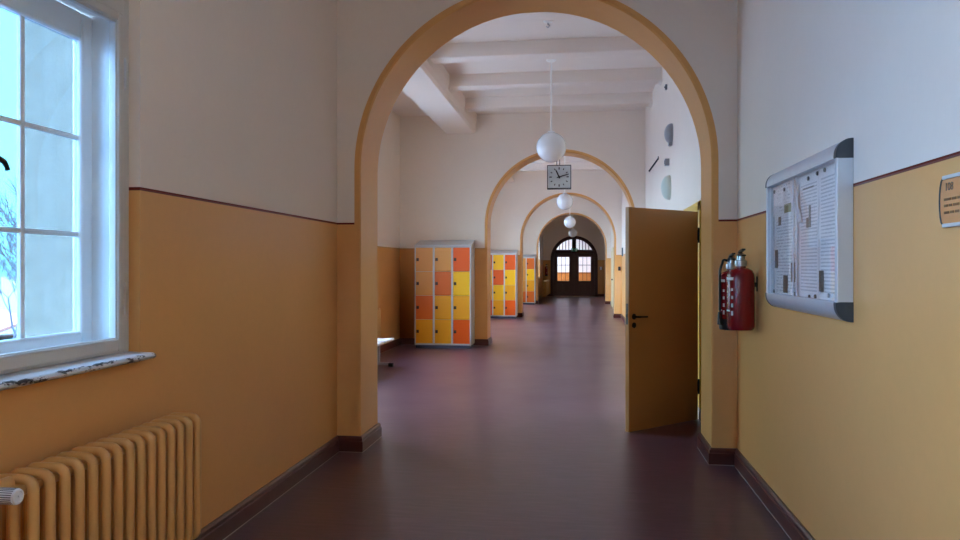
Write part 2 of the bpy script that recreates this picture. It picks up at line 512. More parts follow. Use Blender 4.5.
# baseboards swept along the walls
PROF = [(0.0, 0.0), (0.027, 0.0), (0.027, 0.088), (0.020, 0.093), (0.020, 0.112), (0.011, 0.1275), (0.0, 0.1275)]
def sweep_base(name, path, side):
    """side=+1: room lies to the right of the walking direction"""
    bm = new_bm()
    n = len(path); rings = []
    for i, p in enumerate(path):
        p = Vector(p)
        def nrm(a, b):
            d = (Vector(b)-Vector(a)).normalized()
            return Vector((d.y, -d.x))*side
        if i == 0: m = nrm(path[0], path[1])
        elif i == n-1: m = nrm(path[-2], path[-1])
        else:
            n1, n2 = nrm(path[i-1], path[i]), nrm(path[i], path[i+1])
            m = (n1+n2); m = m/(m.dot(n1))
        rings.append([bm.verts.new((p.x+m.x*o, p.y+m.y*o, z)) for o, z in PROF])
    k = len(PROF)
    for A, B in zip(rings, rings[1:]):
        for j in range(k):
            bm.faces.new((A[j], A[(j+1) % k], B[(j+1) % k], B[j]))
    bm.faces.new(rings[0]); bm.faces.new(rings[-1])
    return struct(name, bm, M['base'])
pl = [(XL, YB)]
for ya, xn in ((Y1, XH), (Y2, XH), (Y3, XH), (Y4, XL)):
    pl += [(pl[-1][0], ya), (aL, ya), (aL, ya+T), (xn, ya+T)]
pl += [(XL, Y5), (CXD-RD, Y5)]
sweep_base('baseboard_left', pl, 1)
pr = [(XR, YB), (XR, Y1), (bR, Y1), (bR, Y1+T), (XR, Y1+T), (XR, 7.44)]
sweep_base('baseboard_right', pr, -1)
pr = [(XR, 8.64), (XR, Y2), (aR, Y2), (aR, Y2+T), (XR, Y2+T), (XR, Y3), (aR, Y3), (aR, Y3+T), (XR, Y3+T), (XR, 27.1)]
sweep_base('baseboard_right', pr, -1)
pr = [(XR, 28.5), (XR, Y4), (aR, Y4), (aR, Y4+T), (XR, Y4+T), (XR, Y5), (CXD+RD, Y5)]
sweep_base('baseboard_right', pr, -1)

# small room behind the open door and the stairwell behind the end doors
wall_x('wall_side_room', 3.2, 0.2, 6.4, 9.8, 0, ZC, [(7.2, 9.2, 0.9, 2.6)], M['wall'], out=1)  # opening added out of sight so daylight brightens the door jamb
for y in (6.4, 9.8):
    bm = new_bm(); bm_box(bm, XR+0.3, 3.2, y-0.1, y+0.1, 0, ZC); struct('wall_side_room', bm, M['wall'])
bm = new_bm()
bm_box(bm, -3.2, 2.4, 42.6, 42.8, 0, ZC); struct('wall_stairwell', bm, M['render'])
wall_x('wall_stairwell', -3.0, 0.3, Y5+0.4, 42.6, 0, ZC, [(39.3, 42.0, 0.9, 3.9)], M['render'])
wall_x('wall_stairwell', 2.2, 0.3, Y5+0.4, 42.6, 0, ZC, [], M['render'], out=1)
for xa, xb in ((-3.3, -2.25), (XR+0.1, 2.5)):
    bm = new_bm(); bm_box(bm, xa, xb, Y5+0.2, Y5+0.4, 0, ZC); struct('wall_stairwell', bm, M['render'])
ho = thing('stair_railing', 'orange wooden stair railing seen through the glass of the far dark doors', 'railing', (0, 41.6, 0))
bm = new_bm(); bm_box(bm, -2.6, 2.0, -0.03, 0.03, 0.02, 1.12, 0.004); obj('panel', bm, M['railwood'], ho)
bm = new_bm(); bm_box(bm, -2.6, 2.0, -0.06, 0.06, 1.12, 1.22, 0.015); obj('handrail', bm, M['railwood'], ho)

# ------------------------------------------------------------------ near window
def frame_rect(bm, x0, x1, y0, y1, z0, z1, w, bev=0.006, wb=None, wt=None):
    wb = wb or w; wt = wt or w
    bm_box(bm, x0, x1, y0, y0+w, z0, z1, bev)
    bm_box(bm, x0, x1, y1-w, y1, z0, z1, bev)
    bm_box(bm, x0, x1, y0+w-.002, y1-w+.002, z0, z0+wb, bev)
    bm_box(bm, x0, x1, y0+w-.002, y1-w+.002, z1-wt, z1, bev)

def box_window(name, label, y0, y1, z0, ztop, nice=True):
    """old double box window: inner casements, a deep boxed reveal, outer casements with glazing bars, stone reveal outside"""
    w = thing(name, label, 'window', (0, 0, 0), kind='structure')
    ym = (y0+y1)/2
    z1 = 2.66
    zb = z0+0.035                                     # top of the sill board
    # outer fixed frame of the inner sash
    bm = new_bm(); frame_rect(bm, -2.10, -2.028, y0, y1, zb, ztop, 0.045, 0.006, wb=0.02, wt=0.03)
    bm_box(bm, -2.09, -2.032, ym-0.028, ym+0.028, zb, ztop, 0.006); bm_box(bm, -2.095, -2.030, y0+.02, y1-.02, z1-0.03, z1+0.045, 0.006)
    obj('window_frame', bm, M['wincream'], w)
    # lining of the box between the two sashes
    bm = new_bm()
    bm_box(bm, -2.22, -2.09, y0-0.005, y0+0.034, zb, ztop); bm_box(bm, -2.22, -2.09, y1-0.034, y1+0.005, zb, ztop)
    bm_box(bm, -2.22, -2.09, y0, y1, zb-0.03, zb+0.022); bm_box(bm, -2.22, -2.09, y0, y1, z1-0.03, z1+0.04); bm_box(bm, -2.22, -2.09, y0, y1, ztop-0.03, ztop+0.005)
    obj('box_lining', bm, M['win'], w)
    for ya, yb, sgn in ((y0+0.045, ym-0.026, -1), (ym+0.026, y1-0.045, 1)):
        ic = None
        bm = new_bm(); frame_rect(bm, -2.070, -2.018, ya+0.003, yb-0.003, zb+0.008, z1-0.032, 0.042, 0.010, wb=0.058, wt=0.045)
        frame_rect(bm, -2.052, -2.030, ya+0.040, yb-0.040, zb+0.060, z1-0.072, 0.010, 0.003)
        ic = obj('inner_casement', bm, M['wincream'], w)
        bm = new_bm(); bm_box(bm, -2.047, -2.043, ya+0.04, yb-0.04, zb+0.06, z1-0.07); obj('pane', bm, M['glass'], ic)
        yh = yb if sgn > 0 else ya
        for zh in (1.36, 2.36):
            bm = new_bm(); bm_cyl(bm, (-2.020, yh, zh-0.055), (-2.020, yh, zh+0.055), 0.007, 10)
            bm_lathe(bm, [(0, -.075), (.004, -.068), (.006, -.06), (0.004, -.052)], (-2.020, yh, zh), n=8)
            bm_lathe(bm, [(0.004, .052), (.006, .06), (.004, .068), (0, .075)], (-2.020, yh, zh), n=8)
            obj('hinge', bm, M['steel'], ic, smooth=40)
        # outer casement with glazing bars
        yo0, yo1 = ya-0.008, yb+0.008
        if sgn > 0: yo1 = y1-0.030
        else: yo0 = y0+0.030
        bm = new_bm(); frame_rect(bm, -2.235, -2.185, yo0, yo1, zb+0.02, z1-0.035, 0.075, 0.012, wb=0.078, wt=0.125)
        gy0, gy1, gz0, gz1 = yo0+0.075, yo1-0.075, zb+0.098, z1-0.16
        ymid = (gy0+gy1)/2
        bm_box(bm, -2.222, -2.202, ymid-0.012, ymid+0.012, gz0-.01, gz1+.01, 0.005)
        for k in (1, 2):
            zz = gz0+(gz1-gz0)*k/3
            bm_box(bm, -2.221, -2.203, gy0-.01, gy1+.01, zz-0.011, zz+0.011, 0.005)
        oc = obj('outer_casement', bm, M['win'], w)
        bm = new_bm(); bm_box(bm, -2.213, -2.209, gy0-.005, gy1+.005, gz0-.005, gz1+.005); obj('pane', bm, M['dimglass' if nice else 'glass'], oc)
    for ya, yb in ((y0+0.045, ym-0.026), (ym+0.026, y1-0.045)):
        bm = new_bm(); frame_rect(bm, -2.070, -2.018, ya+.003, yb-.003, z1+0.045, ztop-0.03, 0.042, 0.008); tl = obj('top_light', bm, M['wincream'], w)
        bm = new_bm(); bm_box(bm, -2.047, -2.043, ya+.04, yb-.04, z1+0.08, ztop-0.07); obj('pane', bm, M['glass'], tl)
        bm = new_bm(); frame_rect(bm, -2.235, -2.185, ya-.008, yb+.008, z1+0.03, ztop-0.02, 0.07, 0.010); tl = obj('outer_top_light', bm, M['win'], w)
        bm = new_bm(); bm_box(bm, -2.213, -2.209, ya+.055, yb-.055, z1+0.09, ztop-0.08); obj('pane', bm, M['dimglass' if nice else 'glass'], tl)
    if nice:
        # lever handle on the meeting stile: dark, drooping to the right
        bm = new_bm()
        bm_tube(bm, [(-2.02, ym-0.01, 1.865), (-1.985, ym-0.01, 1.865), (-1.975, ym+0.0, 1.870), (-1.975, ym+0.03, 1.873), (-1.976, ym+0.058, 1.865), (-1.978, ym+0.074, 1.848), (-1.979, ym+0.078, 1.838)],
                [.009, .009, .011, .011, .010, .008, .009], 10)
        bm_lathe(bm, [(0, 0), (.02, 0), (.018, .006), (0.012, .010), (0, .010)], (-2.02, ym-0.01, 1.865), 'X', 14)
        obj('handle', bm, M['blackmetal'], w, smooth=50)
    # sill board with a rounded nose
    bm = new_bm()
    poly = [(-2.07, z0+0.005), (-2.07, zb), (-1.915, zb-0.004), (-1.904, zb-0.010), (-1.899, zb-0.018), (-1.903, zb-0.026), (-1.913, zb-0.031), (-1.96, zb-0.033), (-1.975, z0+0.001)]
    bm_prism(bm, poly, 'Y', y0-0.07, y1+0.004)
    obj('windowsill', bm, M['chip'], w, smooth=40)
    return w
box_window('window_1', 'white double casement window with glazing bars in the near left wall', *WIN0)
box_window('window_2', 'added fill-light casement window, unseen, in the left wall just behind the camera', *FILLWIN_B, nice=False)
box_window('window_0', 'added fill-light casement window, unseen, in the left wall well behind the camera', *FILLWIN_C, nice=False)

def plain_window(name, label, x, y0, y1, z0, z1):
    w = thing(name, label, 'window', kind='structure')
    bm = new_bm(); frame_rect(bm, x-0.20, x-0.13, y0, y1, z0, z1, 0.06, 0.006)
    ym = (y0+y1)/2
    bm_box(bm, x-0.19, x-0.14, ym-0.04, ym+0.04, z0, z1)
    zt = z0+(z1-z0)*0.66
    bm_box(bm, x-0.19, x-0.14, y0, y1, zt-0.035, zt+0.035)
    for yy in ((y0+ym)/2, (y1+ym)/2): bm_box(bm, x-0.18, x-0.15, yy-0.012, yy+0.012, z0, z1)
    for f in (0.22, 0.44): bm_box(bm, x-0.18, x-0.15, y0, y1, z0+(z1-z0)*f-0.012, z0+(z1-z0)*f+0.012)
    obj('window_frame', bm, M['win'], w)
    bm = new_bm(); bm_box(bm, x-0.168, x-0.164, y0+.02, y1-.02, z0+.02, z1-.02); obj('pane', bm, M['glass'], w)
    bm = new_bm(); bm_box(bm, x-0.14, x+0.06, y0-0.05, y1+0.05, z0-0.03, z0+0.004, 0.008); obj('windowsill', bm, M['win'], w)
    return w
wn = 3
for x, lst, nm in ((XH, HALLW, 'hall'), (XH, BAY2W, 'second bay'), (XH, BAY3W, 'third bay'), (XL, BAY4W, 'last bay')):
    for k, h in enumerate(lst):
        plain_window('window_%d' % wn, '%s tall white window in the left wall of the %s' % (('nearer', 'farther')[k], nm) if len(lst) > 1 else 'white window in the left wall just before the far double doors', x, *h)
        wn += 1
plain_window('window_%d' % wn, 'stairwell window behind the far double doors', -3.0, 39.3, 42.0, 0.9, 3.9)

# ------------------------------------------------------------------ radiators
def rad_section(bm, depth, h, r=0.0150, ry=0.0155, z0=0.0):
    c = 0.030; d = depth/2-r
    pts = []
    for (cx, cz, a0) in ((d-c, z0+h-r-c, 0), (-d+c, z0+h-r-c, 90), (-d+c, z0+r+c, 180), (d-c, z0+r+c, 270)):
        for k in range(5):
            a = math.radians(a0+90*k/4)
            pts.append((cx+c*math.cos(a), 0, cz+c*math.sin(a)))
    bm_tube(bm, pts, r, 12, closed=True, ry=ry)
    bm_tube(bm, [(0, 0, z0+r), (0, 0, z0+h-r)], r*0.9, 10, ry=ry*0.95)
    # hubs joining neighbouring sections
    for zz in (z0+0.055, z0+h-0.055):
        bm_cyl(bm, (0, -0.037, zz), (0, 0.037, zz), 0.024, 12)

def radiator(label, x_front, depth, y_start, pitch, n, z0, ztop, feet=True, gap=0.06):
    t = thing('radiator', label, 'radiator', (x_front-depth/2, y_start, 0))
    first = None
    for k in range(n):
        if first is None:
            bm = new_bm(); rad_section(bm, depth, ztop-z0, z0=z0, ry=0.0185, r=0.0170)
            first = obj('section', bm, M['rad'], t, smooth=50)
        else:
            c = first.copy(); C.objects.link(c); c.parent = t; c.location = (0, k*pitch, 0)
    if feet:
        for k in (1, n-2):
            bm = new_bm(); bm_box(bm, -depth/2-gap, depth/2-0.05, k*pitch+pitch*0.5-0.012, k*pitch+pitch*0.5+0.012, z0+0.03, z0+0.055)
            bm_box(bm, -depth/2-gap, -depth/2-gap+0.012, k*pitch+pitch*0.5-0.02, k*pitch+pitch*0.5+0.02, z0-0.02, z0+0.12, 0.003)
            obj('wall_bracket', bm, M['rad'], t)
    return t
XF = -1.72
rad1 = radiator('long ochre ribbed radiator under the near window', XF, 0.17, 2.142, 0.0724, 15, 0.255, 0.836)
# valve, supply pipe and thermostat head at its near end
bm = new_bm()
bm_cyl(bm, (0, -0.02, 0.815), (0, -0.150, 0.815), 0.020, 14)
bm_tube(bm, [(0, -0.150, 0.80), (0, -0.150, 0.70), (-0.005, -0.150, 0.30), (-0.005, -0.150, 0.003)], [.022, .020, .018, .018], 14)
bm_cyl(bm, (-0.02, -0.150, 0.815), (0.055, -0.150, 0.815), 0.019, 14)
obj('supply_pipe', bm, M['rad'], rad1, smooth=40)
bm = new_bm()
nr = 44; rings = []
for (x, r, flute) in ((0.045, 0.018, 0), (0.05, 0.0245, 1), (0.135, 0.0245, 1), (0.141, 0.022, 0), (0.142, 0.017, 0), (0.139, 0.015, 0), (0.139, 0.004, 0), (0.135, 0.003, 0)):
    rings.append([bm.verts.new((x, -0.150+(r*(1-0.07*flute*(k % 2)))*math.cos(2*PI*k/nr), 0.815+(r*(1-0.07*flute*(k % 2)))*math.sin(2*PI*k/nr))) for k in range(nr)])
for A, B in zip(rings, rings[1:]):
    for k in range(nr): bm.faces.new((A[k], A[(k+1) % nr], B[(k+1) % nr], B[k]))
bm.faces.new(rings[0]); bm.faces.new(rings[-1])
th = obj('thermostat_knob', bm, M['whiteplastic'], rad1); th['label'] = 'white ribbed thermostat knob'
bm = new_bm()
for k in range(0, nr, 2):
    a = 2*PI*(k+1)/nr
    y, z = -0.150+0.0236*math.cos(a), 0.815+0.0236*math.sin(a)
    bm_tube(bm, [(0.052, y, z), (0.133, y, z)], 0.0013, 5)
obj('groove', bm, M['slate'], th)
radiator('yellow radiator against the left wall of the hall behind the white seats', -3.35, 0.10, 10.35, 0.0724, 25, 0.15, 0.81, gap=0.03)
radiator('yellow radiator at the far left corner before the dark doors', -1.62, 0.17, 34.0, 0.0724, 50, 0.13, 0.86)

# ------------------------------------------------------------------ notice board on the right wall
nb = thing('notice_board', 'silver framed glass notice board full of papers on the right wall', 'notice board', (XR, 0, 0))
BY0, BY1, BZ0, BZ1 = 3.385, 4.625, 1.262, 2.060
# box sides and back
bm = new_bm(); bm_box(bm, -0.030, -0.002, BY0+0.01, BY1-0.01, BZ0+0.05, BZ1-0.05); obj('back_panel', bm, M['boardback'], nb)
for ya, yb in ((BY0, BY0+0.028), (BY1-0.028, BY1)):
    bm = new_bm(); bm_box(bm, -0.070, -0.001, ya, yb, BZ0+0.065, BZ1-0.065, 0.003); obj('side_rail', bm, M['alu'], nb)
def rail_poly(z_wall, z_front, s):
    p = [(-0.001, z_wall)]
    for k in range(9):
        a = PI/2*k/8
        p.append((-0.008-0.066*math.sin(a), z_front+(z_wall-z_front)*math.cos(a)*1.0))
    p += [(-0.074, z_front-0.012*s), (-0.055, z_front-0.014*s), (-0.001, z_front-0.014*s)]
    return p
for zw, zf, s in ((BZ1, BZ1-0.072, 1), (BZ0, BZ0+0.072, -1)):
    bm = new_bm(); bm_prism(bm, rail_poly(zw, zf, s), 'Y', BY0+0.03, BY1-0.03)
    obj('top_rail' if s > 0 else 'bottom_rail', bm, M['alu'], nb, smooth=40)
    for ya, yb in ((BY0-0.001, BY0+0.03), (BY1-0.03, BY1+0.001)):
        bm = new_bm(); bm_prism(bm, rail_poly(zw+0.001*s, zf, s), 'Y', ya, yb)
        obj('corner_cap', bm, M['slate'], nb, smooth=40)
# two sliding glass doors
for ya, yb, xo in ((BY0+0.028, 4.09, -0.060), (4.06, BY1-0.028, -0.052)):
    bm = new_bm(); bm_box(bm, xo-0.002, xo+0.002, ya, yb, BZ0+0.07, BZ1-0.07); g = obj('glass_door', bm, M['glass'], nb)
    for yy in (ya, yb-0.004):
        bm = new_bm(); bm_box(bm, xo-0.003, xo+0.003, yy, yy+0.004, BZ0+0.075, BZ1-0.075, 0.001); obj('edge_strip', bm, M['whiteplastic'], g)
bm = new_bm(); bm_cyl(bm, (-0.064, 3.50, 1.372), (-0.072, 3.50, 1.372), 0.010, 14); obj('lock', bm, M['steel'], nb, smooth=40)

XPAP = XR-0.0315
def sheet(label, y0, y1, z0, z1, mat, k=0, cat='paper', tilt=0.0):
    bm = new_bm()
    w, h = (y1-y0)/2, (z1-z0)/2
    nseg = 6
    pts = []
    for i in range(nseg+1):
        yy = -w+2*w*i/nseg
        pts.append((0.0012*math.sin(i*1.3+k), yy))
    A = [[bm.verts.new((-0.0006*t+x, y, z)) for x, y in pts] for z in (-h, h) for t in (0, 1)]
    lo0, lo1, hi0, hi1 = A
    for i in range(nseg):
        bm.faces.new((lo1[i], lo1[i+1], hi1[i+1], hi1[i])); bm.faces.new((lo0[i], hi0[i], hi0[i+1], lo0[i+1]))
        bm.faces.new((lo0[i], lo0[i+1], lo1[i+1], lo1[i])); bm.faces.new((hi0[i], hi1[i], hi1[i+1], hi0[i+1]))
    bm.faces.new((lo0[0], lo1[0], hi1[0], hi0[0])); bm.faces.new((lo0[-1], hi0[-1], hi1[-1], lo1[-1]))
    o = obj('paper_sheet', bm, mat)
    o.location = (XPAP-0.002-0.002*k, (y0+y1)/2, (z0+z1)/2)
    o.rotation_euler = (tilt, 0, 0)
    tag(o, label, cat, 'papers in the notice board')
    return o
def photo_on(o, y0, y1, z0, z1, mat):
    bm = new_bm(); w, h = (y1-y0)/2, (z1-z0)/2
    bm_box(bm, -0.0006, 0.0006, -w, w, -h, h)
    p = obj('photo', bm, mat, o)
    p.location = (-0.0028, (y0+y1)/2-o.location.y, (z0+z1)/2-o.location.z)
    return p
s1 = sheet('pale notice along the top of the left half of the notice board', 4.14, 4.585, 1.80, 1.975, M['papertop'], 2)
photo_on(s1, 4.205, 4.335, 1.803, 1.852, M['photogreen'])
s2 = sheet('wide page with small dark photos filling the left half of the board', 4.105, 4.575, 1.345, 1.812, M['paperpage'], 0)
photo_on(s2, 4.485, 4.555, 1.495, 1.60, M['photo']); photo_on(s2, 4.285, 4.375, 1.357, 1.455, M['photo'])
photo_on(s2, 4.135, 4.22, 1.421, 1.525, M['photo']); photo_on(s2, 4.42, 4.475, 1.74, 1.79, M['photo'])
s3 = sheet('tall printed sheet left of centre in the right half of the board', 3.752, 4.07, 1.345, 1.965, M['papertall'], 0)
photo_on(s3, 3.865, 3.94, 1.70, 1.75, M['photo']); photo_on(s3, 3.868, 3.90, 1.75, 1.81, M['photo'])
bm = new_bm(); bm_box(bm, -0.0005, 0.0005, -0.09, 0.09, -0.004, 0.004); hd = obj('heading_line', bm, M['slate'], s3); hd.location = (-0.0028, 0, 0.245)
s4 = sheet('tall printed sheet at the right end of the notice board', 3.44, 3.738, 1.345, 1.968, M['papertall'], 1)
photo_on(s4, 3.664, 3.73, 1.383, 1.484, M['photo'])
# a loose curled strip of paper hanging in the middle
bm = new_bm()
rows = []
for i in range(9):
    zz = 1.935-0.205*i/8
    bulge = 0.012*math.sin(PI*i/8)**2
    row = []
    for j in range(7):
        f = j/6
        yy = 4.04+0.11*f+0.012*math.sin(i*0.6)
        xx = XPAP-0.008-bulge*(1-f)-0.004*math.sin(PI*f)*(i/8)
        row.append(bm.verts.new((xx, yy-0.03*(i/8)*(1-f), zz)))
    rows.append(row)
for A, B in zip(rows, rows[1:]):
    for a in range(6): bm.faces.new((A[a], A[a+1], B[a+1], B[a]))
cs = obj('curled_paper', bm, M['plainpaper'], smooth=60)
md = cs.modifiers.new('solid', 'SOLIDIFY'); md.thickness = 0.0008
tag(cs, 'curled blank white paper hanging loose in the middle of the notice board', 'paper', 'papers in the notice board')
def magnet(label, y, z):
    bm = new_bm(); bm_lathe(bm, [(0, 0), (.011, 0), (.011, -.004), (.009, -.007), (0, -.007)], (0, 0, 0), 'X', 14)
    o = obj('magnet', bm, M['slate'], smooth=40); o.location = (XPAP-0.0075, y, z)
    tag(o, label, 'magnet', 'magnets in the notice board')
for lb, y, z in (('dark round magnet at the top left corner of the notice board', 4.546, 1.944), ('dark round magnet second from left along the board top', 4.33, 1.936),
                 ('dark round magnet above the heading line of the tall sheet', 3.89, 1.945), ('dark round magnet second from right along the board top', 3.747, 1.953),
                 ('dark round magnet at the right end of the board top', 3.636, 1.955), ('dark round magnet left of the pair at the bottom right half', 3.873, 1.353),
                 ('dark round magnet right of the pair at the bottom right half', 3.778, 1.357), ('dark round magnet at the bottom beside the centre divider', 4.128, 1.357),
                 ('dark round magnet at the bottom left corner of the board', 4.556, 1.359)):
    magnet(lb, y, z)

# ------------------------------------------------------------------ door plaque at the right edge of the view
pq = thing('door_plaque', 'wood toned room plaque with bowed ends at the right edge of the view', 'sign', (XR, 2.42, 1.711))
bm = new_bm()
hw, hh = 0.145, 0.077
poly = [(-hw, -hh), (hw, -hh)]
poly += [(hw+0.024*math.cos(a), hh*math.sin(a)) for a in [(-80+160*k/8)*PI/180 for k in range(1, 8)]]
poly += [(hw, hh), (-hw, hh)]
poly += [(-hw-0.024*math.cos(a), hh*math.sin(a)) for a in [(80-160*k/8)*PI/180 for k in range(1, 8)]]
bm_prism(bm, poly, 'X', -0.010, -0.001); obj('plate', bm, M['plaque'], pq)
bm = new_bm()
bm_tube(bm, [(-0.010, y, z) for y, z in poly], 0.0035, 6, closed=True, up=(1, 0, 0)); obj('edge_frame', bm, M['slate'], pq)
for zz in (-hh, hh):
    bm = new_bm(); bm_box(bm, -0.015, -0.001, -hw, hw, zz-0.006, zz+0.006, 0.002); obj('clamp_rail', bm, M['alu'], pq)
fc = bpy.data.curves.new('room_number', 'FONT'); fc.body = '108'; fc.size = 0.036; fc.extrude = 0.0006
fo = bpy.data.objects.new('room_number', fc); C.objects.link(fo); fo.parent = pq
fo.location = (-0.0108, hw-0.012, 0.034); fo.rotation_euler = (PI/2, 0, -PI/2); fc.materials.append(M['plaquenum'])
_dg = bpy.context.evaluated_depsgraph_get(); _me = bpy.data.meshes.new_from_object(fo.evaluated_get(_dg))
fm = bpy.data.objects.new('number', _me); C.objects.link(fm); fm.parent = pq; fm.location = fo.location; fm.rotation_euler = fo.rotation_euler
bpy.data.objects.remove(fo)
bm = new_bm()
for z, l, g in ((0.006, 0.20, 0), (-0.014, 0.15, 0), (-0.036, 0.22, 0)):
    y = hw-0.006
    random.seed(int(z*1e4)+50)
    end = y-l
    while y > end:
        wl = random.uniform(0.018, 0.045); bm_box(bm, -0.0113, -0.0098, y-wl, y, z-0.004, z+0.004); y -= wl+0.007
obj('text_line', bm, M['plaqueink'], pq)

# ------------------------------------------------------------------ fire extinguishers
def extinguisher(label, loc, r, h, foot, hose, rotz=0.0):
    """loc: centre of the base; wall lies towards +X"""
    t = thing('fire_extinguisher', label, 'fire extinguisher', loc, rotz)
    bm = new_bm()
    prof = [(0, 0.012), (r*0.55, 0.012), (r*0.6, 0.0), (r*0.86, 0.002), (r*0.97, 0.015), (r, 0.035), (r, h-0.075), (r*0.96, h-0.045), (r*0.82, h-0.02), (r*0.55, h-0.005), (r*0.36, h), (r*0.34, h+0.012), (0, h+0.012)]
    bm_lathe(bm, prof, n=40); obj('cylinder', bm, M['ext'], t, smooth=35)
    if foot:
        bm = new_bm(); bm_lathe(bm, [(r*0.7, -0.012), (r*0.98, -0.012), (r*1.03, 0.0), (r*1.03, 0.06), (r*1.005, 0.066), (r*0.9, 0.066)], n=36); obj('foot_ring', bm, M['black'], t, smooth=35)
    bm = new_bm(); bm_lathe(bm, [(0, h+0.008), (r*0.42, h+0.008), (r*0.44, h+0.02), (r*0.44, h+0.045), (r*0.30, h+0.05), (r*0.28, h+0.075), (0, h+0.075)], n=24)
    obj('valve_collar', bm, M['steel'], t, smooth=35)
    bm = new_bm()                                      # valve body with squeeze lever
    bm_box(bm, -0.022, 0.022, -0.020, 0.028, h+0.05, h+0.09, 0.006)
    bm_prism(bm, [(-0.10, h+0.075), (-0.10, h+0.083), (0.01, h+0.097), (0.035, h+0.09), (0.04, h+0.07), (0.01, h+0.075)], 'X', -0.013, 0.013)
    bm_prism(bm, [(-0.095, h+0.115), (-0.09, h+0.125), (0.0, h+0.115), (0.04, h+0.105), (0.045, h+0.09), (0.02, h+0.09), (0.0, h+0.102)], 'X', -0.011, 0.011)
    obj('lever', bm, M['black'], t)
    if hose:
        bm = new_bm()
        a = [(0, 0.02, h+0.062), (-0.05, 0.0, h+0.075), (-r*0.80, -0.02, h+0.05), (-r*1.02, -0.03, h-0.01), (-r*1.04, -0.035, h-0.12), (-r*1.04, -0.035, h*0.5), (-r*1.03, -0.035, h*0.28)]
        pts = []
        for i in range(len(a)-1):
            p0, p1, p2, p3 = [Vector(a[max(0, min(len(a)-1, j))]) for j in (i-1, i, i+1, i+2)]
            for k in range(6):
                s = k/6
                pts.append(0.5*((2*p1)+(-p0+p2)*s+(2*p0-5*p1+4*p2-p3)*s*s+(-p0+3*p1-3*p2+p3)*s**3))
        bm_tube(bm, pts, 0.009, 10); obj('hose', bm, M['black'], t, smooth=50)
        bm = new_bm(); bm_cyl(bm, a[-1], (a[-1][0], a[-1][1], h*0.06), 0.013, 12, 0.019); obj('nozzle', bm, M['black'], t, smooth=50)
    # label wrapped round the side facing the passage
    def wrap(bm, a0, a1, z0, z1, rr):
        n = 10
        lo = [bm.verts.new((rr*math.cos(a0+(a1-a0)*k/n), rr*math.sin(a0+(a1-a0)*k/n), z0)) for k in range(n+1)]
        hi = [bm.verts.new((v.co.x, v.co.y, z1)) for v in lo]
        for k in range(n): bm.faces.new((lo[k], lo[k+1], hi[k+1], hi[k]))
    d = math.radians
    rr = r*1.004
    def patch(nm, mt, *a):
        bm = new_bm(); wrap(bm, *a, rr); obj(nm, bm, M[mt], t, smooth=60)
    patch('label_band', 'exlabel', d(172), d(228), h*0.80, h*0.845)
    patch('label_band', 'exlabel', d(176), d(210), h*0.30, h*0.325)
    for k in range(4):
        patch('label_field', 'exlabel', d(216), d(226), h*(0.24+0.13*k), h*(0.31+0.12*k))
    for k in range(4):
        patch('pictogram', 'exgold', d(186), d(192), h*(0.42+0.09*k), h*(0.445+0.09*k))
    # wall bracket
    bm = new_bm(); bm_box(bm, r*0.3, XR-loc[0]-0.001, -0.012, 0.012, h-0.13, h-0.10, 0.003); bm_box(bm, XR-loc[0]-0.008, XR-loc[0]-0.001, -0.012, 0.012, h-0.16, h-0.06, 0.003)
    obj('wall_bracket', bm, M['latch'], t)
    return t
extinguisher('large red fire extinguisher with silver collar on the right wall, nearer of the pair', (1.060, 5.15, 1.078), 0.090, 0.42, False, False, 0.0)
extinguisher('red fire extinguisher with black foot ring and hose beside the near arch', (1.072, 5.535, 1.062), 0.082, 0.415, True, True, 0.0)
e3 = extinguisher('small dark red fire extinguisher hanging on the far end wall left of the doors', (-1.80, 38.22, 1.05), 0.075, 0.50, True, False, PI/2)
for ch in e3.children:
    if ch.name.startswith('wall_bracket'): bpy.data.objects.remove(ch)
bm = new_bm(); bm_box(bm, 0.04, 0.128, -0.03, 0.03, 0.42, 0.50, 0.004); obj('wall_bracket', bm, M['steel'], e3)

# ------------------------------------------------------------------ open door in the hall
d1 = thing('door_1', 'open ochre door leaf standing out from the right wall', 'door', (0, 0, 0), kind='structure')
ya, yb, zt = DOOR1[0], DOOR1[1], DOOR1[3]
bm = new_bm()
for a, b in ((ya-0.10, ya+0.03), (yb-0.03, yb+0.10)):
    bm_box(bm, XR-0.022, XR+0.16, a, b, 0.11, zt+0.07, 0.004)
bm_box(bm, XR-0.022, XR+0.16, ya-0.10, yb+0.10, zt-0.02, zt+0.075, 0.004)
obj('door_frame', bm, M['frame'], d1)
bm = new_bm()
for a, b in ((ya-0.10, ya+0.03), (yb-0.03, yb+0.10)): bm_box(bm, XR-0.024, XR+0.16, a, b, 0.0, 0.11, 0.003)
obj('frame_plinth', bm, M['kick'], d1)
HX, HY = 1.118, 7.485
lf = bpy.data.objects.new('door_leaf', None); C.objects.link(lf); lf.parent = d1
LW, LT = 0.978, 0.045
ang = math.atan2(6.811-HY, 0.408-HX)
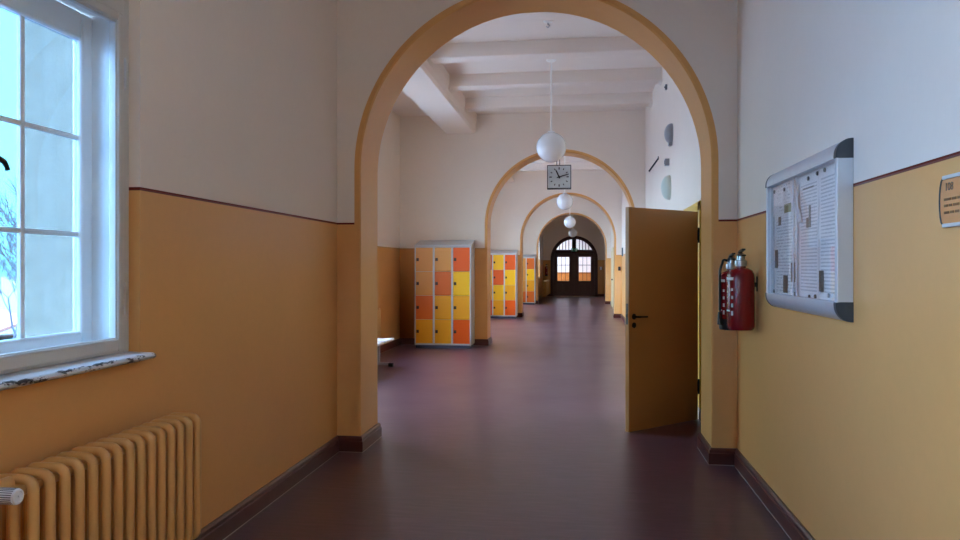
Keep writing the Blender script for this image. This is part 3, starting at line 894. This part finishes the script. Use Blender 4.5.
# leaf built along local +X from the hinge, then turned
R2 = Matrix.Translation((HX, HY, 0)) @ Matrix.Rotation(ang, 4, 'Z')
bpy.data.objects.remove(lf)
bm = new_bm(); bm_box(bm, 0.0, LW, -LT/2, LT/2, 0.005, 2.046, 0.004)
lf = obj('door_leaf', bm, M['leaf'], d1); lf.matrix_local = R2
bm = new_bm(); bm_box(bm, LW-0.001, LW+0.0015, -0.010, 0.010, 0.98, 1.17); bm_box(bm, LW, LW+0.010, -0.007, 0.007, 1.05, 1.075, 0.002); obj('latch_plate', bm, M['latch'], lf)
hz = 1.05
for s in (-1, 1):
    bm = new_bm()
    yo = s*LT/2
    bm_lathe(bm, [(0, 0), (.027, 0), (.027, s*.006), (.022, s*.010), (0, s*.010)], (LW-0.065, yo, hz), 'Y', 18)
    bm_tube(bm, [(LW-0.065, yo, hz), (LW-0.065, yo+s*0.045, hz), (LW-0.075, yo+s*0.055, hz), (LW-0.10, yo+s*0.057, hz), (LW-0.185, yo+s*0.055, hz-0.002)], [.010, .010, .011, .0105, .0095], 10)
    obj('lever_handle', bm, M['blackmetal'], lf, smooth=45)
    bm = new_bm()
    bm_lathe(bm, [(0, 0), (.026, 0), (.026, s*.006), (.021, s*.010), (.009, s*.010), (.009, s*.003), (0, s*.003)], (LW-0.065, yo, hz-0.078), 'Y', 18)
    obj('keyhole_rosette', bm, M['blackmetal'], lf, smooth=45)
for zz in (0.33, 1.815):
    bm = new_bm()
    for k in range(3):
        bm_cyl(bm, (HX+0.026, HY-0.008, zz-0.075+k*0.050), (HX+0.026, HY-0.008, zz-0.075+k*0.050+0.047), 0.017, 14)
    bm_box(bm, HX-0.004, XR-0.018, HY-0.024, HY-0.006, zz-0.05, zz+0.05, 0.002)
    bm_box(bm, HX-0.028, HX, HY-0.030, HY-0.016, zz-0.068, zz+0.068, 0.002)
    obj('hinge', bm, M['blackmetal'], d1, smooth=40)

# closed cream door farther along the right wall
d3 = thing('door_3', 'closed cream door in the right wall between the third and fourth arch', 'door', kind='structure')
bm = new_bm(); bm_box(bm, XR-0.02, XR+0.02, 27.2, 28.4, 0.0, 2.12, 0.004); obj('door_leaf', bm, M['creamdoor'], d3)
bm = new_bm()
for a, b in ((27.1, 27.22), (28.38, 28.5)): bm_box(bm, XR-0.05, XR+0.02, a, b, 0, 2.22, 0.005)
bm_box(bm, XR-0.05, XR+0.02, 27.1, 28.5, 2.10, 2.22, 0.005); obj('door_frame', bm, M['creamdoor'], d3)
bm = new_bm(); bm_lathe(bm, [(0, -0.02), (.02, -.02), (.02, -.05), (.03, -.06), (.03, -.09), (0, -.09)], (XR, 27.34, 1.05), 'X', 14); obj('handle', bm, M['blackmetal'], d3, smooth=40)
bm = new_bm(); bm_box(bm, XR-0.055, XR-0.018, 27.23, 27.31, 0.15, 0.42, 0.004); obj('kick_plate', bm, M['steel'], d3)

# ------------------------------------------------------------------ far arched double doors
d2 = thing('door_2', 'dark brown arched double doors with glass panes at the far end of the corridor', 'door', (CXD, Y5+0.10, 0), kind='structure')
def arc_ring(bm, r0, r1, zs, y0, y1, n=36, a0=0.0, a1=PI):
    rows = []
    for r in (r0, r1):
        for y in (y0, y1):
            rows.append([bm.verts.new((r*math.cos(a0+(a1-a0)*k/n), y, zs+r*math.sin(a0+(a1-a0)*k/n))) for k in range(n+1)])
    i0, i1, o0, o1 = rows
    for k in range(n):
        bm.faces.new((i0[k], i0[k+1], o0[k+1], o0[k])); bm.faces.new((i1[k], o1[k], o1[k+1], i1[k+1]))
        bm.faces.new((i0[k], i1[k], i1[k+1], i0[k+1])); bm.faces.new((o0[k], o0[k+1], o1[k+1], o1[k]))
    for k in (0, n): bm.faces.new((i0[k], o0[k], o1[k], i1[k]))
bm = new_bm()
arc_ring(bm, RD-0.15, RD+0.02, ZSD, -0.12, 0.10)
for s in (-1, 1): bm_box(bm, s*(RD-0.065)-0.085, s*(RD-0.065)+0.085, -0.12, 0.10, 0, ZSD, 0.006)
bm_box(bm, -1.07, 1.07, -0.10, 0.09, 2.20, 2.40, 0.008)
bm_box(bm, -0.11, 0.11, -0.11, 0.08, 2.2, ZSD+RD-0.05, 0.008)
obj('door_frame', bm, M['darkwood'], d2, smooth=30)
zi = 2.40; ri = RD-0.15
tr_ = bpy.data.objects.new('tmp', None)
bpy.data.objects.remove(tr_)
bm = new_bm()
poly = [(-math.sqrt(ri**2-(zi-ZSD)**2), zi)]
th0 = math.asin((zi-ZSD)/ri)
poly = [(ri*math.cos(th0+(PI-2*th0)*k/24), ZSD+ri*math.sin(th0+(PI-2*th0)*k/24)) for k in range(25)]
bm_prism(bm, poly, 'Y', 0.0, 0.006); fl = obj('fanlight', bm, M['glass'], d2)
bm = new_bm()
for s in (-1, 1):
    for k in range(1, 5):
        xx = s*(0.11+0.16*k)
        top = ZSD+math.sqrt(max(0.0, ri**2-xx*xx))
        if top > zi+0.03: bm_box(bm, xx-0.02, xx+0.02, -0.02, 0.02, zi-0.01, top+0.02)
obj('glazing_bar', bm, M['darkwood'], fl)
for s in (-1, 1):
    xa, xb = (0.0005, RD-0.15) if s > 0 else (-RD+0.15, -0.0005)
    ga, gb = sorted((s*0.235, s*0.86))
    bm = new_bm()
    bm_box(bm, xa, ga, -0.03, 0.03, 0.01, 2.20); bm_box(bm, gb, xb, -0.03, 0.03, 0.01, 2.20)
    bm_box(bm, ga, gb, -0.03, 0.03, 0.01, 0.79); bm_box(bm, ga, gb, -0.03, 0.03, 2.03, 2.20)
    for pa, pb in ((ga+0.02, (ga+gb)/2-0.03), ((ga+gb)/2+0.03, gb-0.02)): bm_box(bm, pa, pb, -0.045, -0.03, 0.18, 0.66, 0.012)
    frame_pts = [(ga, 0.79), (gb, 0.79), (gb, 2.03), (ga, 2.03)]
    bm_tube(bm, [(x, -0.034, z) for x, z in frame_pts], 0.014, 6, closed=True)
    lfd = obj('door_leaf', bm, M['darkwood'], d2)
    bm = new_bm(); bm_box(bm, ga, gb, -0.004, 0.004, 0.79, 2.03); pn = obj('pane', bm, M['glass'], lfd)
    bm = new_bm()
    for fx in (1/3, 2/3): bm_box(bm, ga+(gb-ga)*fx-0.011, ga+(gb-ga)*fx+0.011, -0.02, 0.02, 0.79, 2.03)
    for fz in (0.34, 0.66): bm_box(bm, ga, gb, -0.022, 0.022, 0.79+1.24*fz-0.014, 0.79+1.24*fz+0.014)
    obj('glazing_bar', bm, M['darkwood'], pn)
bm = new_bm(); bm_lathe(bm, [(0, -.03), (.03, -.03), (.03, -.04), (.012, -.045), (.012, -.075), (.026, -.085), (.026, -.11), (0, -.115)], (0.10, 0, 1.05), 'Y', 14); obj('door_knob', bm, M['blackmetal'], d2, smooth=40)

ex = thing('exit_sign', 'small green and white emergency exit sign above the far double doors', 'sign', (-0.37, 38.10, 2.30))
bm = new_bm(); bm_box(bm, -0.16, 0.16, -0.025, 0.025, 0.0, 0.17, 0.005); obj('sign_box', bm, M['exit'], ex)
bm = new_bm(); bm_box(bm, -0.004, 0.004, 0.0, 0.13, 0.165, 0.18); bm_box(bm, -0.03, 0.03, 0.02, 0.13, 0.14, 0.16); obj('bracket', bm, M['steel'], ex)
bm = new_bm()                                          # running figure, arrow, doorway
bm_lathe(bm, [(0, 0), (.014, 0), (.014, .002), (0, .002)], (-0.085, -0.028, 0.135), 'Y', 12)
for p in ([(-0.09, 0.118), (-0.10, 0.075)], [(-0.10, 0.075), (-0.075, 0.05), (-0.085, 0.022)], [(-0.10, 0.075), (-0.12, 0.045), (-0.14, 0.045)], [(-0.09, 0.115), (-0.065, 0.095), (-0.05, 0.105)], [(-0.09, 0.115), (-0.115, 0.105), (-0.125, 0.085)]):
    bm_tube(bm, [(x, -0.0265, z) for x, z in p], 0.008, 6, ry=0.0015)
obj('running_figure', bm, M['whiteplastic'], ex)
bm = new_bm(); bm_box(bm, 0.06, 0.12, -0.0275, -0.0245, 0.02, 0.15); obj('doorway_symbol', bm, M['whiteplastic'], ex)
bm = new_bm(); bm_prism(bm, [(0.035, 0.09), (0.005, 0.115), (0.005, 0.065)], 'Y', -0.0275, -0.0245); bm_box(bm, -0.03, 0.008, -0.0275, -0.0245, 0.082, 0.098)
obj('arrow', bm, M['whiteplastic'], ex)

# ------------------------------------------------------------------ lockers
def locker(label, xr, y_front, cols, group):
    w, cw, dp = 1.06, 0.3475, 0.5
    t = thing('locker_unit', label, 'locker', (xr-w, y_front, 0), group=group)
    z0, z1 = 0.055, 1.895
    bm = new_bm()
    bm_box(bm, 0, w, 0.02, dp, z0, z1)                                # carcass
    for k in range(4): 
        xk = k*(w-0.022)/3
        bm_box(bm, xk, xk+0.022+(0.012 if 0 < k < 3 else 0), -0.002, 0.03, z0, z1, 0.002)
    bm_box(bm, 0, w, -0.001, 0.03, z1-0.03, z1, 0.002); bm_box(bm, 0, w, -0.001, 0.03, z0, z0+0.03, 0.002)
    obj('body', bm, M['locker'], t)
    bm = new_bm(); bm_prism(bm, [(-0.006, z1), (-0.006, z1+0.012), (dp, z1+0.125), (dp, z1)], 'X', -0.003, w+0.003); obj('sloping_top', bm, M['locker'], t)
    bm = new_bm(); bm_box(bm, 0.02, w-0.02, 0.02, dp, 0, z0); obj('plinth', bm, M['lockbase'], t)
    proto = {}
    dh = (z1-z0-0.06)/4
    for c in range(3):
        for r in range(4):
            key = cols[c][r]
            x0 = c*(w-0.022)/3+(0.022 if c == 0 else 0.034); x1 = (c+1)*(w-0.022)/3
            bm = new_bm(); bm_box(bm, x0+0.002, x1-0.002, -0.004, 0.016, 0.002, dh-0.003, 0.003)
            d = obj('door', bm, M['door_'+key], t, loc=(0, 0, z1-0.03-(r+1)*dh))
            if key not in proto: proto[key] = 1
            bm = new_bm(); bm_box(bm, x0+0.014, x0+0.062, -0.010, -0.003, dh*0.5-0.028, dh*0.5+0.028, 0.003)
            bm_cyl(bm, (x0+0.036, -0.010, dh*0.5), (x0+0.036, -0.022, dh*0.5), 0.013, 12); obj('lock', bm, M['lock'], d)
    return t
locker('grey three column locker with amber and orange doors beside the second arch', -2.02, 13.43, ('aabg', 'abgg', 'oygo'), 'locker units along the left')
locker('grey locker with yellow and orange doors seen through the second arch', -1.90, 21.56, ('bygo', 'yoyg', 'oygo'), 'locker units along the left')
locker('farthest narrow looking locker with orange doors seen through the third arch', -1.86, 29.69, ('gaob', 'aaab', 'bygb'), 'locker units along the left')

# ------------------------------------------------------------------ pendant lamps
def lamp(label, y, z, x=CX):
    t = thing('pendant_lamp', label, 'lamp', (x, y, z), group='white globe lamps along the corridor')
    bm = new_bm(); R = 0.204
    prof = [(0, -R)]+[(R*math.sin(PI*k/24), -R*math.cos(PI*k/24)) for k in range(1, 23)]+[(0.052, R*0.967), (0.048, R+0.003), (0.0, R+0.003)]
    bm_lathe(bm, prof, n=40); obj('globe', bm, M['opal'], t, smooth=50)
    bm = new_bm(); bm_lathe(bm, [(0, R+0.002), (.050, R+0.004), (.046, R+0.012), (.014, R+0.018), (0, R+0.018)], n=20); obj('globe_holder', bm, M['cord'], t, smooth=40)
    bm = new_bm(); bm_cyl(bm, (0, 0, R+0.01), (0, 0, ZC-z-0.05), 0.013, 10); obj('rod', bm, M['cord'], t, smooth=60)
    bm = new_bm(); bm_lathe(bm, [(0, ZC-z-0.115), (.05, ZC-z-0.115), (.066, ZC-z-0.10), (.066, ZC-z-0.003), (0, ZC-z-0.003)], n=22); obj('ceiling_rose', bm, M['cord'], t, smooth=40)
    return t
lamp('large white globe pendant lamp nearest, above the square clock', 10.10, 3.135)
lamp('second white globe pendant lamp, just below the square clock', 18.25, 3.115)
lamp('third white globe pendant lamp, between the second and the farthest globes', 26.3, 3.095)
lamp('farthest and smallest white globe pendant lamp above the dark doors', 34.4, 3.085)

fx = thing('ceiling_hook', 'small grey fixture on the ceiling just past the near arch', 'fixture', (-0.394, 8.75, ZC))
bm = new_bm(); bm_lathe(bm, [(0, -.001), (.06, -.001), (.055, -.02), (.02, -.03), (0, -.03)], n=18); obj('plate', bm, M['cord'], fx, smooth=40)
bm = new_bm(); bm_tube(bm, [(0, 0, -.02), (0, 0, -.045), (0.02, 0, -.065), (0.0, 0, -.085), (-.02, 0, -.07)], 0.008, 8); obj('hook', bm, M['steel'], fx, smooth=50)

# ------------------------------------------------------------------ hanging clock
ck = thing('wall_clock', 'square two-sided clock hanging in the second arch showing eleven twelve', 'clock', (-0.425, 14.20, 3.222))
cw = 0.228
bm = new_bm(); bm_box(bm, -cw+.012, cw-.012, -0.05, 0.05, -cw+.012, cw-.012); obj('case', bm, M['clockside'], ck)
bm = new_bm()
for s in (-1, 1):
    y0_, y1_ = sorted((s*0.052, s*0.068))
    bm_box(bm, -cw, cw, y0_, y1_, cw-0.016, cw); bm_box(bm, -cw, cw, y0_, y1_, -cw, -cw+0.018)
    bm_box(bm, -cw, -cw+0.014, y0_, y1_, -cw, cw); bm_box(bm, cw-0.014, cw, y0_, y1_, -cw, cw)
obj('bezel', bm, M['clockcase'], ck)
for s in (-1, 1):
    y0_, y1_ = sorted((s*0.048, s*0.054))
    bm = new_bm(); bm_box(bm, -cw+.008, cw-.008, y0_, y1_, -cw+.008, cw-.008); f = obj('face', bm, M['clockface'], ck)
    def bar(bm, ang, r0, r1, w, yy):
        a = math.radians(ang); d = Vector((math.sin(a)*-s, math.cos(a))); n = Vector((d.y, -d.x))
        d0, d1 = d*r0, d*r1
        ps = [d0+n*w, d1+n*w, d1-n*w, d0-n*w]
        bm_prism(bm, [(p.x, p.y) for p in ps], 'Y', yy, yy+s*0.003)
    bm = new_bm()
    for k in range(12): bar(bm, 30*k, 0.150 if k % 3 else 0.140, 0.185, 0.009 if k % 3 else 0.011, s*0.0545)
    obj('hour_mark', bm, M['clockcase'], f)
    bm = new_bm(); bar(bm, 335, -0.03, 0.125, 0.013, s*0.058); bar(bm, 335, 0.10, 0.155, 0.008, s*0.058); obj('hour_hand', bm, M['black'], f)
    bm = new_bm(); bar(bm, 74, -0.045, 0.19, 0.009, s*0.062); bm_lathe(bm, [(0, s*.055), (.02, s*.055), (.02, s*.066), (0, s*.066)], (0, 0, 0), 'Y', 16); obj('minute_hand', bm, M['black'], f)
bm = new_bm()
zt = ZS+RA-3.222
for xx in (-0.11, -0.055): bm_cyl(bm, (xx+0.055+0.01, 0, cw-0.02), (xx+0.055+0.01, 0, zt), 0.008, 10)
obj('hanging_rod', bm, M['clockcase'], ck, smooth=60)
bm = new_bm(); bm_box(bm, -0.09, 0.06, -0.04, 0.04, zt-0.022, zt, 0.004); obj('ceiling_plate', bm, M['clockcase'], ck)

# ------------------------------------------------------------------ things high on the right wall of the hall
def dome(name, label, y, z, r, p, mat, cat, sub):
    t = thing(name, label, cat, (XR, y, z))
    bm = new_bm(); prof = [(r, -0.001), (r, -0.02)]+[(r*math.cos(a), -0.02-(p-0.02)*math.sin(a)) for a in [PI/2*k/8 for k in range(1, 8)]]+[(0, -p)]
    bm_lathe(bm, prof, (0, 0, 0), 'X', 32); obj('housing', bm, mat, t, smooth=50)
    return t
b1 = dome('alarm_bell', 'round grey alarm bell high on the right hall wall', 9.85, 3.24, 0.13, 0.10, M['dome1'], 'bell', 0)
bm = new_bm(); bm_box(bm, -0.05, -0.001, -0.05, 0.05, -0.16, -0.05, 0.01); obj('striker_box', bm, M['dome1'], b1)
dome('wall_lamp', 'pale rounded wall lamp on the right hall wall above the open door', 10.10, 2.565, 0.165, 0.115, M['dome2'], 'lamp', 0)
bx = thing('junction_box', 'small square grey box on the hall wall between bell and wall lamp', 'box', (XR, 10.18, 2.912))
bm = new_bm(); bm_box(bm, -0.06, -0.001, -0.045, 0.045, -0.045, 0.045, 0.006); obj('box', bm, M['dome1'], bx)
bm = new_bm(); bm_box(bm, -0.064, -0.058, -0.025, 0.025, -0.025, 0.025, 0.003); obj('cover', bm, M['slate'], bx)
br = thing('wall_rod', 'thin dark slanting rod sticking out of the right hall wall', 'rod', (XR, 11.55, 3.17))
bm = new_bm(); bm_tube(bm, [(-0.001, 0, 0), (-0.145, 0.02, -0.20)], 0.012, 8); obj('rod', bm, M['slate'], br, smooth=50)
bm = new_bm(); bm_lathe(bm, [(0, -.001), (.03, -.001), (.028, -.012), (0, -.012)], (0, 0, 0), 'X', 12); obj('wall_plate', bm, M['slate'], br, smooth=50)
sn = thing('wall_sensor', 'tiny grey sensor high on the right hall wall under the beams', 'sensor', (XR, 10.41, 3.98))
bm = new_bm(); bm_box(bm, -0.03, -0.001, -0.03, 0.03, -0.035, 0.035, 0.006); obj('sensor_body', bm, M['dome1'], sn)
bm = new_bm(); bm_lathe(bm, [(0, -.03), (.014, -.03), (.010, -.038), (0, -.04)], (0, 0, 0), 'X', 12); obj('lens', bm, M['slate'], sn)
sg = thing('room_sign', 'thin dark sign projecting from the right wall beyond the second arch', 'sign', (XR, 21.2, 1.93))
bm = new_bm(); bm_box(bm, -0.045, -0.001, -0.008, 0.008, -0.12, 0.12, 0.003); obj('sign_panel', bm, M['slate'], sg)
bm = new_bm(); bm_box(bm, -0.012, -0.001, -0.03, 0.03, -0.13, 0.13, 0.003); obj('wall_mount', bm, M['alu'], sg)
sb = thing('light_switch', 'dark oblong switch on the right pier of the third arch', 'switch', (1.10, Y3, 1.46))
bm = new_bm(); bm_box(bm, -0.035, 0.035, -0.03, -0.001, -0.06, 0.06, 0.008); obj('switch_plate', bm, M['black'], sb)
bm = new_bm(); bm_box(bm, -0.018, 0.018, -0.036, -0.028, -0.03, 0.03, 0.003); obj('rocker', bm, M['slate'], sb)
cb = thing('call_box', 'small white and black switch box right of the far double doors', 'switch', (0.98, Y5, 1.44))
bm = new_bm(); bm_box(bm, -0.06, 0.06, -0.03, -0.001, -0.08, 0.08, 0.008); obj('switch_plate', bm, M['whiteplastic'], cb)
bm = new_bm()
for xx in (-0.072, 0.055): bm_box(bm, xx, xx+0.02, -0.034, -0.004, -0.07, 0.07, 0.006)
obj('side_grip', bm, M['black'], cb)

# ------------------------------------------------------------------ beam seating against the left hall wall
be = thing('bench_seating', 'white plastic seats on a steel frame half hidden by the left arch pier', 'bench', (-3.05, 10.15, 0))
bm = new_bm(); bm_box(bm, -0.04, 0.04, -1.05, 0.78, 0.32, 0.38, 0.006); obj('beam', bm, M['steel'], be)
for yy in (-0.85, 0.70):
    bm = new_bm(); bm_box(bm, -0.025, 0.025, yy-0.025, yy+0.025, 0.05, 0.33, 0.004); bm_box(bm, -0.22, 0.17, yy-0.022, yy+0.022, 0.022, 0.062, 0.006); lg = obj('leg', bm, M['alu'], be)
    for xx in (-0.235, 0.16):
        bm = new_bm(); bm_box(bm, xx, xx+0.075, yy-0.03, yy+0.03, 0.0, 0.055, 0.010); obj('foot_cap', bm, M['black'], lg)
for k, yy in enumerate((-0.72, -0.12, 0.48)):
    bm = new_bm()
    prof = [(0.235, 0.395), (0.250, 0.412), (0.235, 0.432), (0.05, 0.418), (-0.12, 0.425), (-0.18, 0.46), (-0.215, 0.56), (-0.235, 0.80), (-0.25, 0.80), (-0.232, 0.55), (-0.20, 0.43), (-0.14, 0.382), (0.05, 0.375)]
    bm_prism(bm, prof, 'Y', yy-0.25, yy+0.25)
    es = [e for e in bm.edges if abs(e.verts[0].co.y-e.verts[1].co.y) < 1e-6]
    bmesh.ops.bevel(bm, geom=es, offset=0.008, segments=2, affect='EDGES')
    obj('seat_shell', bm, M['whiteplastic'], be, smooth=35)

# ------------------------------------------------------------------ outside the windows
bm = new_bm(); bm_box(bm, -1600, -4.6, -1400, 1600, -5.3, -5.0); g = struct('ground_outside', bm, M['ground'])
def bare_tree(label, loc, h, seed):
    random.seed(seed)
    t = thing('bare_tree', label, 'tree', loc, group='bare trees outside the window')
    bmT, bmB = new_bm(), new_bm()
    def grow(p, d, L, r, lev):
        pts = [p]; rs = [r]; dd = d.copy()
        for k in range(4):
            dd = (dd+Vector((random.uniform(-.16, .16), random.uniform(-.16, .16), random.uniform(-.02, .16)))).normalized()
            pts.append(pts[-1]+dd*L/4); rs.append(r*(1-0.14*(k+1)))
        bm_tube(bmT if lev == 0 else bmB, pts, rs, 7 if lev < 2 else 4, cap=False)
        if lev < 5:
            for i in range(3 if lev < 4 else 4):
                j = random.choice((2, 3, 4, 4))
                ax = Vector((random.uniform(-1, 1), random.uniform(-1, 1), random.uniform(-.1, .8))).normalized()
                nd = (dd*0.75+ax*0.8).normalized()
                grow(pts[j], nd, L*random.uniform(.55, .78), max(0.020, rs[j]*0.72), lev+1)
    grow(Vector((0, 0, 0)), Vector((0, 0, 1)), h*0.30, h*0.011, 0)
    obj('trunk', bmT, M['bark'], t, smooth=60); obj('branches', bmB, M['bark'], t)
for lb, x, y, h, sd in (('nearest bare winter tree outside the near window at its left edge', -17.6, 20.6, 12.5, 3), ('second nearest bare winter tree outside the near window', -22.8, 27.6, 13.0, 11),
                        ('third bare winter tree farther out beyond the near window', -28.6, 33.5, 13.0, 5), ('farthest bare winter tree in the haze beyond the near window', -33.0, 40.0, 13.5, 23)):
    bare_tree(lb, (x, y, -5.0), h, sd)
def house(label, loc, rz, w, d, h, rh):
    t = thing('house', label, 'house', loc, rz)
    bm = new_bm(); bm_box(bm, -w/2, w/2, -d/2, d/2, 0, h); obj('walls', bm, M['render'], t)
    bm = new_bm(); bm_prism(bm, [(-d/2-.4, h-.1), (0, h+rh), (d/2+.4, h-.1), (d/2+.4, h+.1), (0, h+rh+.2), (-d/2-.4, h+.1)], 'X', -w/2-.4, w/2+.4); obj('roof', bm, M['roof'], t)
    for k in range(4):
        xx = -w/2+w*(k+0.5)/4
        bm = new_bm(); bm_box(bm, xx-.5, xx+.5, -d/2-.04, -d/2+.05, 1.0, 2.3); obj('window', bm, M['slate'], t)
house('pale house with a faded red roof far below the near window', (-39, 46, -5.0), math.radians(-45), 14, 8, 1.4, 1.6)

# ------------------------------------------------------------------ camera
cam_d = bpy.data.cameras.new('camera'); cam = bpy.data.objects.new('camera', cam_d); C.objects.link(cam)
cam.location = (0, 0, H_CAM); cam.rotation_euler = (PI/2, 0, math.radians(7.845))
cam_d.sensor_width = 36; cam_d.lens = 737.4/960*36; cam_d.shift_y = -2.8/960
cam_d.clip_start = 0.05; cam_d.clip_end = 500
SC.camera = cam

# ------------------------------------------------------------------ sky and portals
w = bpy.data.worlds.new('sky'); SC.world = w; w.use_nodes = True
nt = w.node_tree; nt.nodes.clear()
out = nt.nodes.new('ShaderNodeOutputWorld'); bg = nt.nodes.new('ShaderNodeBackground')
tc = nt.nodes.new('ShaderNodeTexCoord'); sep = nt.nodes.new('ShaderNodeSeparateXYZ')
nt.links.new(tc.outputs['Generated'], sep.inputs[0])
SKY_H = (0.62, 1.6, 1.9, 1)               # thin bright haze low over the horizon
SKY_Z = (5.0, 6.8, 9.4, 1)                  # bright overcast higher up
SKY_S = (6.4, 8.8, 12.2, 1)               # added bright lobe, out of camera view, lighting the rooms through the windows
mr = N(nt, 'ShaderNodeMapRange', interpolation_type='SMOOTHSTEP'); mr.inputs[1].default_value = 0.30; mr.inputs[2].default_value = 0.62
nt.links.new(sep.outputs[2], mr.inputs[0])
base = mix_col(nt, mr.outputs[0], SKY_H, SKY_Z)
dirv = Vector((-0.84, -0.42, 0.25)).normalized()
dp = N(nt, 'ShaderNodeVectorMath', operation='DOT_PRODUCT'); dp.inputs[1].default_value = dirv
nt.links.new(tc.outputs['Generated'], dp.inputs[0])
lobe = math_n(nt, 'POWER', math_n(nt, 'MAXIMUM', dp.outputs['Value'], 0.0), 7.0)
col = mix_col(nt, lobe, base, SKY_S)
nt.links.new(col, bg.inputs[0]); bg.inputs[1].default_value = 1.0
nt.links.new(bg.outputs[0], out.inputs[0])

def portal(x, y0, y1, z0, z1, to=1):
    l = bpy.data.lights.new('window_portal', 'AREA'); l.shape = 'RECTANGLE'; l.size = z1-z0; l.size_y = y1-y0
    l.cycles.is_portal = True
    o = bpy.data.objects.new('window_portal', l); C.objects.link(o)
    o.location = (x, (y0+y1)/2, (z0+z1)/2); o.rotation_euler = (0, -PI/2*to, 0)
for h in (WIN0, FILLWIN_B, FILLWIN_C): portal(-2.64, *h)
for lst in (HALLW, BAY2W, BAY3W):
    for h in lst: portal(XH-0.52, *h)
portal(XL-0.52, *BAY4W[0]); portal(-3.32, 39.3, 42.0, 0.9, 3.9); portal(3.42, 7.2, 9.2, 0.9, 2.6, -1)

# ------------------------------------------------------------------ view
SC.view_settings.view_transform = 'Standard'; SC.view_settings.look = 'None'
SC.view_settings.exposure = 2.15; SC.view_settings.gamma = 1.0; SC.view_settings.use_curve_mapping = False
cy = SC.cycles
cy.use_denoising = True
cy.max_bounces = 14; cy.diffuse_bounces = 8; cy.glossy_bounces = 4; cy.transparent_max_bounces = 16; cy.transmission_bounces = 4
cy.caustics_reflective = False; cy.caustics_refractive = False
cy.sample_clamp_indirect = 8.0
